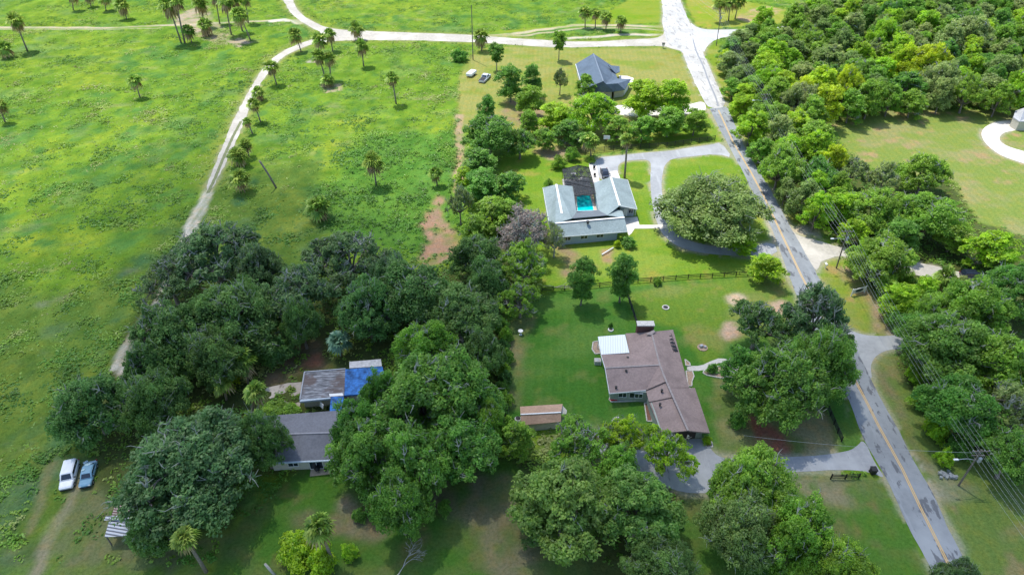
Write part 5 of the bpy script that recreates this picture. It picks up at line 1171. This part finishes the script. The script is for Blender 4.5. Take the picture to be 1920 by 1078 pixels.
capline(h5, 'gutter', [up(R4['sw'], -.05), up(R4['se'], -.05)], .35, plain('pale_blue_gutter', (.42, .50, .55)), .16)
f5 = [(R4['sw'][0] + .5, R4['sw'][1] + .5), (R4['se'][0] - .5, R4['se'][1] + .5), (R4['ne'][0] - .5, R4['ne'][1] - .5), (R4['nw'][0] + .5, R4['nw'][1] - .5)]
walls(h5, 'wall', f5, 2.35, M['wallcream']); panel(h5, f5[0], f5[1], 5.8, 7.8, .1, 2.0, 'sliding_door', M['glass'], M['trimw']); panel(h5, f5[0], f5[1], 2.5, 4.0, 1, 2.0, 'window', M['glass'], M['trimw'])

# --- open slatted shed at the lower left
o1 = [W(217, 943, 2.5), W(320, 941, 2.5), W(318, 965, 2.9), W(209, 967, 2.9)]; o2 = [W(206, 971, 2.85), W(318, 968, 2.85), W(315, 1002, 2.2), W(196, 1006, 2.2)]
h6 = thing('open_shed', center(o1 + o2), 'open shed with rusty red and zinc slatted roof under a dark oak', 'shed')
roofpart(h6, 'rusty_roof', [o1], M['rust'], .06); roofpart(h6, 'zinc_roof', [o2], M['zinc'], .06)
capline(h6, 'ridge_cap', [W(197, 971, 3.0), W(318, 967, 3.0)], .7, M['zinc'], .06)
for p in (o1[0], o1[1], o2[2], o2[3]): mk('post', box((p[0] * .96 + h6.location.x * .04, p[1] * .96 + h6.location.y * .04, 0), (.15, .15, p[2] - .08)), M['woodgrey'], h6)
# --- corner of the roof at the far right
q = [W(1904, 208, 3), W(1922, 202, 5), W(1960, 204, 3), W(1962, 228, 3), W(1912, 228, 3), W(1900, 220, 3)]
h7 = thing('far_house', center(q), 'corner of a pale grey roofed building at the right edge above the curved drive', 'house')
roofpart(h7, 'roof', [[q[0], q[1], q[4], q[5]], [q[1], q[2], q[3], q[4]]], plain('pale_grey_roof', (.42, .43, .45), .8, .15, 1), .25)
walls(h7, 'wall', [ (p[0] * .98 + h7.location.x * .02, p[1] * .98 + h7.location.y * .02) for p in (q[0], q[2], q[3], q[4], q[5])], 2.7, M['wallcream'])

# ------------------------------------------------------------------ vehicles
def ring(y, wd, z0, z1, inset=.0, ch=.12):
    h = wd / 2
    return [(-h + .1, y, z0), (-h, y, z0 + .15), (-h, y, z1 - ch), (-h + ch + inset, y, z1), (h - ch - inset, y, z1), (h, y, z1 - ch), (h, y, z0 + .15), (h - .1, y, z0)]
def loft(rings):
    V = [p for r in rings for p in r]; n = len(rings[0]); F = []
    for i in range(len(rings) - 1):
        for k in range(n): F.append((i * n + k, i * n + (k + 1) % n, (i + 1) * n + (k + 1) % n, (i + 1) * n + k))
    F.append(tuple(range(n - 1, -1, -1))); F.append(tuple((len(rings) - 1) * n + k for k in range(n))); return V, F
def paint(name, col):
    m, nt, b = newmat(name); nt.links.new(ramp(nt, noise(nt, 2, 4, .6), [(.3, tuple(x * .88 for x in col)), (.7, col)]), b.inputs["Base Color"]); b.inputs["Roughness"].default_value = .3; b.inputs["Coat Weight"].default_value = .4; return m
def vehicle(kind, px, py, heading, L, Wd, col, label, cat, name, extra=None):
    """front points to -Y before turning"""
    x, y, _ = W(px, py); t = thing(name, (x, y, 0), label, cat, rz=heading); pm = paint(name + '_paint', col); h = L / 2
    if kind in ('suv', 'pickup', 'car'):
        zb = 1.02 if kind != 'car' else .86; zc = 1.8 if kind == 'suv' else (1.82 if kind == 'pickup' else 1.42)
        rg = [ring(-h, Wd * .82, .38, .80), ring(-h + .25, Wd * .95, .32, .93), ring(-h + 1.3, Wd, .3, zb), ring(0, Wd, .3, zb + .02), ring(h - .5, Wd, .3, zb + .02), ring(h, Wd * .92, .36, zb - .08)]
        mk('body', loft(rg), pm, t, True, True if 0 else False)
        if kind == 'suv': ys = (-h + 1.35, -h + 2.15, h - .45, h - .12)
        elif kind == 'pickup': ys = (-h + 1.45, -h + 2.1, .25, .55)
        else: ys = (-h + 1.3, -h + 2.05, h - 1.35, h - .6)
        cab = [ring(ys[0], Wd * .9, zb - .06, zb + .03, .02, .03), ring(ys[1], Wd * .86, zb - .05, zc, .1, .1), ring(ys[2], Wd * .86, zb - .05, zc, .1, .1), ring(ys[3], Wd * .9, zb - .06, zb + .05, .02, .03)]
        mk('cabin', loft(cab), pm, t, True)
        def glass(nm, pts):
            return mk(nm, (pts, [(0, 1, 2, 3)]), M['glass'], t, True)
        w2 = Wd * .43; e = .012
        sl = lambda f: (ys[0] + (ys[1] - ys[0]) * f, zb + .03 + (zc - zb - .03) * f)
        a0, a1 = sl(.12), sl(.86); glass('windscreen', [(-w2 * .85, a0[0] - e, a0[1] + e), (w2 * .85, a0[0] - e, a0[1] + e), (w2 * .72, a1[0] - e, a1[1] + e * 2), (-w2 * .72, a1[0] - e, a1[1] + e * 2)])
        r0 = (ys[3] + (ys[2] - ys[3]) * .15, zb + .12); r1 = (ys[3] + (ys[2] - ys[3]) * .85, zc - .14)
        glass('rear_window', [(w2 * .8, r0[0] + .03, r0[1] + .03), (-w2 * .8, r0[0] + .03, r0[1] + .03), (-w2 * .7, r1[0] + .03, r1[1] + .03), (w2 * .7, r1[0] + .03, r1[1] + .03)])
        for s in (-1, 1):
            n_ = 3 if kind == 'suv' else 2
            for i in range(n_):
                u0 = ys[1] + (ys[2] - ys[1]) * (i / n_) + .05; u1 = ys[1] + (ys[2] - ys[1]) * ((i + 1) / n_) - .05
                mk('side_window', box((s * (w2 + .0), (u0 + u1) / 2, zb + .12), (.03 * 2, u1 - u0, zc - zb - .32)), M['glass'], t, True)
            for yy in (-h + .85, h - .9):
                wv, wf = tube([(s * (Wd / 2 - .22), yy, .36), (s * (Wd / 2 + .02), yy, .36)], .36, 14); wo = mk('wheel', (wv, wf), M['rubber'], t, True)
                mk('rim', tube([(s * (Wd / 2 + .0), yy, .36), (s * (Wd / 2 + .035), yy, .36)], .21, 10), M['galv'], wo, True)
            mk('headlight', box((s * (Wd / 2 - .3), -h + .06, .66), (.32, .14, .16)), M['trimw'], t, True)
            mk('tail_light', box((s * (Wd / 2 - .12), h - .03, .72), (.16, .1, .28)), M['red'], t, True)
            mk('mirror', box((s * (Wd / 2 + .08), ys[0] + .35, zb), (.2, .12, .16)), M['dark'], t, True)
        mk('bumper', box((0, -h - .02, .38), (Wd * .8, .14, .2)), M['dark'], t, True)
        if kind == 'pickup':
            mk('cargo_bed', join(box((0, (h + .6) / 2, zb + .025), (Wd - .34, h - .75, .02))), M['dark'], t, True)
    return t
vehicle('suv', 133, 895, .28, 5.4, 2.05, (.80, .82, .84), 'white station wagon parked on the field edge left of the huge oak', 'car', 'parked_car')
v = vehicle('car', 168, 893, .26, 4.9, 1.9, (.19, .36, .48), 'blue grey car loaded with pale junk parked right of the white one', 'car', 'parked_car')
rg_ = random.Random(8); junk = [box((rg_.uniform(-.6, .6), rg_.uniform(-.4, 2.1), rg_.uniform(.9, 1.35)), (rg_.uniform(.3, .8), rg_.uniform(.2, .7), rg_.uniform(.1, .3)), rg_.uniform(0, 3)) for _ in range(13)]
x, y, _ = W(168, 893); jk = thing('junk_pile', (x, y, 0), 'heap of pale blue odds and ends on the blue grey car', 'junk', rz=.26); mk('pieces', join(*junk), plain('pale_blue_junk', (.34, .48, .52), .7, .5, 3), jk, True)
vehicle('pickup', 909, 150, math.pi - .32, 7.0, 2.3, (.62, .66, .72), 'silver pickup truck with dark bed parked on the upper lawn', 'pickup truck', 'pickup_truck')
x, y, _ = W(884, 142); tr = thing('utility_trailer', (x, y, 0), 'small white covered trailer left of the silver pickup', 'trailer', rz=-.4)
mk('box', loft([ring(-2.2, 2.1, .5, 1.25), ring(-2.0, 2.2, .45, 1.45), ring(2.0, 2.2, .45, 1.45), ring(2.2, 2.1, .5, 1.25)]), M['white'], tr, True)
for s in (-1, 1): mk('wheel', tube([(s * .95, 0, .34), (s * 1.2, 0, .34)], .34, 12), M['rubber'], tr, True)
mk('drawbar', join(bar((-.7, -2.2, .5), (0, -3.3, .5), .1, .1), bar((.7, -2.2, .5), (0, -3.3, .5), .1, .1)), M['dark'], tr, True)
vehicle('car', 1134, 329, .05, 5.0, 2.0, (.02, .025, .04), 'dark car parked nose in beside the east wing of the pool house', 'car', 'parked_car')
vehicle('suv', 1822, 521, 1.5, 5.0, 2.0, (.015, .02, .04), 'dark blue car parked under the trees on the right', 'car', 'parked_car')

# ------------------------------------------------------------------ poles and wires
def pole(bx, by, ty, label, arm=True, lamp=None, tx=None, r=.135):
    x, y, _ = W(bx, by); h = height_at(x, y, ty); t = thing('utility_pole', (x, y, 0), label, 'utility pole')
    dx = 0
    if tx: dd = (CAM_H - h) * math.sin(PITCH) + y * math.cos(PITCH); dx = (tx - 960) / FPX * dd - x
    mk('pole', tube([(0, 0, -.2), (dx, 0, h)], [r * 1.2, r * .8], 8), M['woodpole'], t, True)
    if arm:
        mk('crossarm', join(bar((dx - 1.3, 0, h - .35), (dx + 1.3, 0, h - .35), .12, .14), bar((dx - 1.0, 0, h - 1.3), (dx + 1.0, 0, h - 1.3), .1, .12)), M['woodpole'], t, True)
        mk('insulators', join(*[lathe((dx + s, 0, h - .28), [(.05, 0), (.09, .1), (.05, .22)], 6) for s in (-1.2, -.5, .5, 1.2)]), M['galv'], t, True)
        mk('transformer', lathe((dx + .35, -.3, h - 2.4), [(.24, 0), (.26, .05), (.26, .8), (.2, .9)], 10), M['galv'], t, True)
    if lamp:
        a = math.pi if lamp > 0 else 0
        mk('lamp_arm', tube([(dx * .75, 0, h - 2.4), (dx * .75 - 1.4, -.1, h - 1.95), (dx * .75 - lamp, -.2, h - 2.0)], .055, 6), M['galv'], t, True)
        mk('lamp_head', box((dx * .75 - lamp - .3, -.2, h - 2.08), (.75, .3, .16), 0, .8), M['trimw'], t, True)
    return (x + dx, y, h)
tops = []
xa, ya, _ = W(1797, 910); xb, yb, _ = W(1568, 503)
tops.append(pole(1797, 910, 843, 'leaning wooden power pole with street lamp at the lower right', True, 2.8, 1841))
tops.append(pole(1568, 503, 432, 'power pole with street lamp at the corner of the sandy driveway', True, 2.6, 1590))
xc, yc, _ = W(1402, 232); hc = height_at(xc, yc, 182)
tops.append(pole(1412, 236, 176, 'power pole with street lamp sunk among the roadside crowns', True, 2.6, 1436))
tops.append(pole(1343, 86, 24, 'thin dark power pole at the corner of the upper side road', True, None, 1352, .14))
x, y, _ = W(887, 113); pole(887, 113, 10, 'tall thin lone pole on the field edge beside the sandy road', False, None, 884, .16)
d0 = Vector(tops[0]) - Vector(tops[1]); d1 = Vector(tops[3]) - Vector(tops[2])
pts = [Vector(tops[0]) + Vector((3.0, -34, 0)), Vector(tops[0])] + [Vector(p) for p in tops[1:]] + [Vector(tops[3]) + Vector((-8, 70, 1))]
wires = [(-1.2, -.05, 'outermost on the road side'), (-.5, -.05, 'second from the road side'), (.5, -.05, 'third from the road side'), (1.2, -.05, 'outermost on the wood side'), (-.9, -1.2, 'lower pair, road side'), (.8, -1.2, 'lower pair, wood side'), (-.15, -3.2, 'lowest of all, below the crossarms')]
WM = plain('wire_metal', (.36, .39, .40), .5, .05)
for ox, oz, lb in wires:
    path = []
    for a, b in zip(pts[:-1], pts[1:]):
        for k in range(12):
            s = k / 12; p = a.lerp(b, s); path.append((p.x + ox, p.y, p.z + oz - 4 * s * (1 - s) * .022 * (b - a).length))
    path.append((pts[-1].x + ox, pts[-1].y, pts[-1].z + oz))
    o = mk('power_line', tube(path, .0125, 4, False), WM); tag(o, 'roadside power line strung between the poles, ' + lb, 'power line', 'power lines along the road')
x, y, _ = W(1380, 860)
o = mk('service_line', tube([tuple(Vector(tops[0]).lerp(Vector((x, y, 6.5)), s) - Vector((0, 0, .7 + 4 * s * (1 - s) * .7))) for s in [i / 16 for i in range(17)]], .018, 4, False), WM); tag(o, 'thin service wire crossing the road from the leaning pole', 'power line')

# ------------------------------------------------------------------ fences
def fence(px, ph, mat, label, gap=2.4, rails=(.35, .75, 1.1), h=1.3, rw=.05, rh=.14):
    pl = [W(*p)[:2] for p in px]; t = thing('board_fence' if rh > .06 else 'wire_fence', (*pl[0], 0), label, 'fence')
    for z in rails: mk('rail', join(*[bar((*a, z + .001 * i), (*b, z), rw, rh) for i, (a, b) in enumerate(zip(pl[:-1], pl[1:]))]), mat, t)
    for a, b in zip(pl[:-1], pl[1:]):
        L = math.hypot(b[0] - a[0], b[1] - a[1]); k = max(1, int(L / gap))
        for j in range(k + (b is pl[-1])):
            x, y = a[0] + (b[0] - a[0]) * j / k, a[1] + (b[1] - a[1]) * j / k; mk('post', box((x, y, 0), (ph, ph, h)), mat, t)
fence([(1016, 547), (1100, 541), (1196, 530), (1290, 523), (1402, 517)], .14, M['black'], 'black board fence between the two big lawns')
fence([(1176, 556), (1184, 580), (1193, 608)], .12, M['black'], 'short black fence from the oval trees down to the chimney', 1.6, (.3, .6, .9, 1.2))
fence([(1538, 735), (1556, 780), (1577, 828)], .14, M['black'], 'black board fence between the large oak and the road', 1.6, (.3, .6, .9, 1.2))
fence([(1557, 898), (1584, 898), (1609, 897)], .16, M['black'], 'short free standing black fence below the driveway mouth', 2.2)
fence([(1062, 292), (1150, 283), (1250, 277), (1340, 264)], .12, M['black'], 'black fence along the foot of the tree line above the loop driveway', 2.6, (.3, .7, 1.1, 1.5), 1.7)
fence([(950, 608), (951, 690), (953, 775)], .07, M['galv'], 'thin wire fence along the hedge of the striped lawn', 3, (.4, .8, 1.1), 1.25, .02, .02)

# ------------------------------------------------------------------ small things
def small(name, px, py, label, cat, parts, rz=0, z=0):
    x, y, _ = W(px, py); t = thing(name, (x, y, z), label, cat, rz=rz)
    for nm, g, mt in parts: mk(nm, g, mt, t, True)
    return t
small('trash_bin', 1635, 887, 'dark wheeled rubbish bin at the driveway mouth by the road', 'bin', [('body', box((0, 0, .12), (.75, .75, 1.0), 0, 1.12), M['black']), ('lid', box((0, 0, 1.125), (.92, .95, .1)), M['dark']), ('wheel', tube([(-.4, .35, .15), (.4, .35, .15)], .15, 8), M['rubber'])])
sgx = [('post', box((-1.75, 0, 0), (.16, .16, 1.9)), M['trimw']), ('post', box((1.75, 0, 0), (.16, .16, 1.9)), M['trimw']), ('board', box((0, 0, .55), (3.3, .1, 1.15)), M['trimw'])]
sg = small('roadside_sign', 1608, 552, 'white framed sign with a dark oval on two posts beside the road', 'sign', sgx, .35)
ov = [(1.05 * math.cos(a), -.07, 1.12 + .42 * math.sin(a)) for a in [i * math.pi / 12 for i in range(24)]]; ovb = [(p[0], -.052, p[2]) for p in ov]
mk('emblem', (ov + ovb, [tuple(range(24))] + [(i, (i + 1) % 24, 24 + (i + 1) % 24, 24 + i) for i in range(24)]), plain('sign_green', (.03, .06, .06)), sg, True)
small('mailbox', 1547, 503, 'small white mailbox on the grass by the sandy driveway', 'mailbox', [('post', box((0, 0, 0), (.12, .12, 1.0)), M['trimw']), ('box', tube([(0, -.4, 1.15), (0, .4, 1.15)], .22, 8), M['white'])])
rb = random.Random(9); small('rubble_pile', 1772, 890, 'heap of pale concrete rubble at the foot of the bright round shrub', 'rubble', [('lumps', join(*[box((rb.uniform(-1.1, 1.1), rb.uniform(-.8, .8), rb.uniform(-.05, .25)), (rb.uniform(.4, .9), rb.uniform(.3, .7), rb.uniform(.2, .5)), rb.uniform(0, 3)) for _ in range(14)]), M['galv'])])
small('fire_pit', 1317, 652, 'round stone fire pit with grey lumps on the front lawn', 'fire pit', [('ring', join(lathe((0, 0, 0), [(1.0, 0), (1.0, .12), (.8, .14)], 14)), M['mulch']), ('boulders', join(box((-.25, .1, .1), (.8, .6, .5), .4, .7), box((.45, -.1, .1), (.5, .5, .4), 1, .7)), M['galv'])])
def ringgeo(r, w_, h): return lathe((0, 0, 0), [(r, 0), (r, h), (r - w_, h), (r - w_, .03), (.01, .03)], 18)
small('stone_ring', 1248, 577, 'white stone ring with dark middle on the upper front lawn', 'planter', [('ring', ringgeo(.75, .22, .18), M['stone']), ('soil', lathe((0, 0, .0), [(.5, .04), (.5, .1), (.01, .1)], 12), M['dark'])])
small('stone_ring', 1145, 619, 'small white ring planter on the striped lawn near the tiny shrub', 'planter', [('ring', ringgeo(.55, .15, .25), M['white']), ('soil', lathe((0, 0, .0), [(.38, .04), (.38, .1), (.01, .1)], 12), M['mulch'])])
small('garden_bed_ring', 1160, 797, 'thin oval ring of pale stones on the lawn below the brown house', 'planter', [('ring', join(*[box((1.15 * math.cos(a), 1.7 * math.sin(a), 0), (.3, .25, .14), a, .8) for a in [i * math.pi / 11 for i in range(22)] if rb.random() < .8]), M['stone']), ('soil', lathe((0, 0, 0), [(.95, .0), (.9, .05), (.01, .07)], 14), M['mulch'])])
small('birdbath', 976, 627, 'white birdbath at the left edge of the striped lawn', 'birdbath', [('pedestal', lathe((0, 0, 0), [(.3, 0), (.12, .15), (.1, .75), (.2, .8)], 10), M['white']), ('bowl', lathe((0, 0, .8), [(.2, 0), (.5, .12), (.5, .18), (.05, .12)], 12), M['white'])])
small('garden_statue', 520, 661, 'small white object on the grass behind the weathered roof', 'ornament', [('body', lathe((0, 0, 0), [(.3, 0), (.25, .3), (.32, .6), (.12, .9)], 9), M['white'])])
small('air_conditioner', 1120, 681, 'pale air conditioning box at the west wall of the brown house', 'air conditioner', [('casing', box((0, 0, 0), (1.2, 1.0, .9)), M['concrete']), ('fan_grille', lathe((0, 0, .9), [(.4, 0), (.38, .04), (.02, .05)], 12), M['galv'])])
small('air_conditioner', 566, 873, 'grey air conditioning unit against the south wall of the charcoal house', 'air conditioner', [('casing', box((0, 0, 0), (1.1, 1.0, 1.0)), M['galv']), ('fan_grille', lathe((0, 0, 1.0), [(.4, 0), (.38, .04), (.02, .05)], 12), M['black'])])
small('barbecue_grill', 596, 884, 'black barbecue grill on the sandstone patio of the charcoal house', 'grill', [('bowl', lathe((0, 0, .5), [(.15, 0), (.45, .2), (.48, .45), (.3, .65), (.05, .72)], 12), M['black']), ('leg', box((-.25, 0, 0), (.06, .06, .6)), M['black']), ('leg', box((.25, .2, 0), (.06, .06, .6)), M['black']), ('leg', box((.25, -.2, 0), (.06, .06, .6)), M['black'])])
small('patio_stool', 611, 883, 'small dark stool right of the black grill on the patio', 'stool', [('seat', lathe((0, 0, .45), [(.25, 0), (.26, .06), (.02, .07)], 10), M['black']), ('leg', box((0, 0, 0), (.3, .3, .45), 0, .6), M['dark'])])
small('water_tank', 971, 791, 'white and dark round tank at the left end of the tan roofed shed', 'tank', [('drum', lathe((0, 0, 0), [(.5, 0), (.55, .1), (.55, .9), (.4, 1.0)], 12), M['white']), ('lid', lathe((0, 0, 1.0), [(.42, 0), (.42, .06), (.05, .1)], 12), M['dark'])])
small('basketball_hoop', 1136, 277, 'white basketball backboard on a pole at the head of the loop driveway', 'basketball hoop', [('pole', tube([(0, .5, 0), (0, .5, 2.4), (0, .05, 3.0)], .07, 6), M['dark']), ('backboard', box((0, 0, 2.6), (1.8, .06, 1.15)), M['white']), ('rim', join(*[bar((.25 * math.cos(a), -.35 + .25 * math.sin(a), 2.85), (.25 * math.cos(a + .7), -.35 + .25 * math.sin(a + .7), 2.85), .03, .03) for a in [i * .7 for i in range(9)]]), M['red'])], -.1)
x, y, _ = W(1139, 470); t = thing('white_pipe', (x, y, 0), 'long white pipe lying on the grass left of the yellow shrub', 'pipe'); mk('tube', tube([W(1128.5, 477.5, .3), W(1139, 471, .4), W(1150, 464.5, .3)], .14, 8), M['white'], t)
small('notice_post', 1243, 91, 'small box on a post at the corner of the sandy road and junction', 'post box', [('post', box((0, 0, 0), (.2, .2, 1.1)), M['woodgrey']), ('box', box((0, 0, 1.1), (1.0, .7, .8)), M['stone']), ('roof', box((0, 0, 1.9), (1.2, .9, .12)), M['dark'])])
for i, (a, b, lb) in enumerate(((1114, 318, 'dark patio chair on the bright walkway, upper of two'), (1115, 332, 'dark patio chair on the bright walkway, lower of two'))):
    small('patio_chair', a, b, lb, 'chair', [('seat', box((0, 0, .4), (.6, .6, .08)), M['dark']), ('backrest', box((0, .3, .48), (.6, .08, .55)), M['dark']), ('leg', box((-.25, -.25, 0), (.06, .06, .4)), M['dark']), ('leg', box((.25, -.25, 0), (.06, .06, .4)), M['dark']), ('leg', box((-.25, .25, 0), (.06, .06, .4)), M['dark']), ('leg', box((.25, .25, 0), (.06, .06, .4)), M['dark'])])
for o in list(COL.objects):
    if "org" in o: del o["org"]
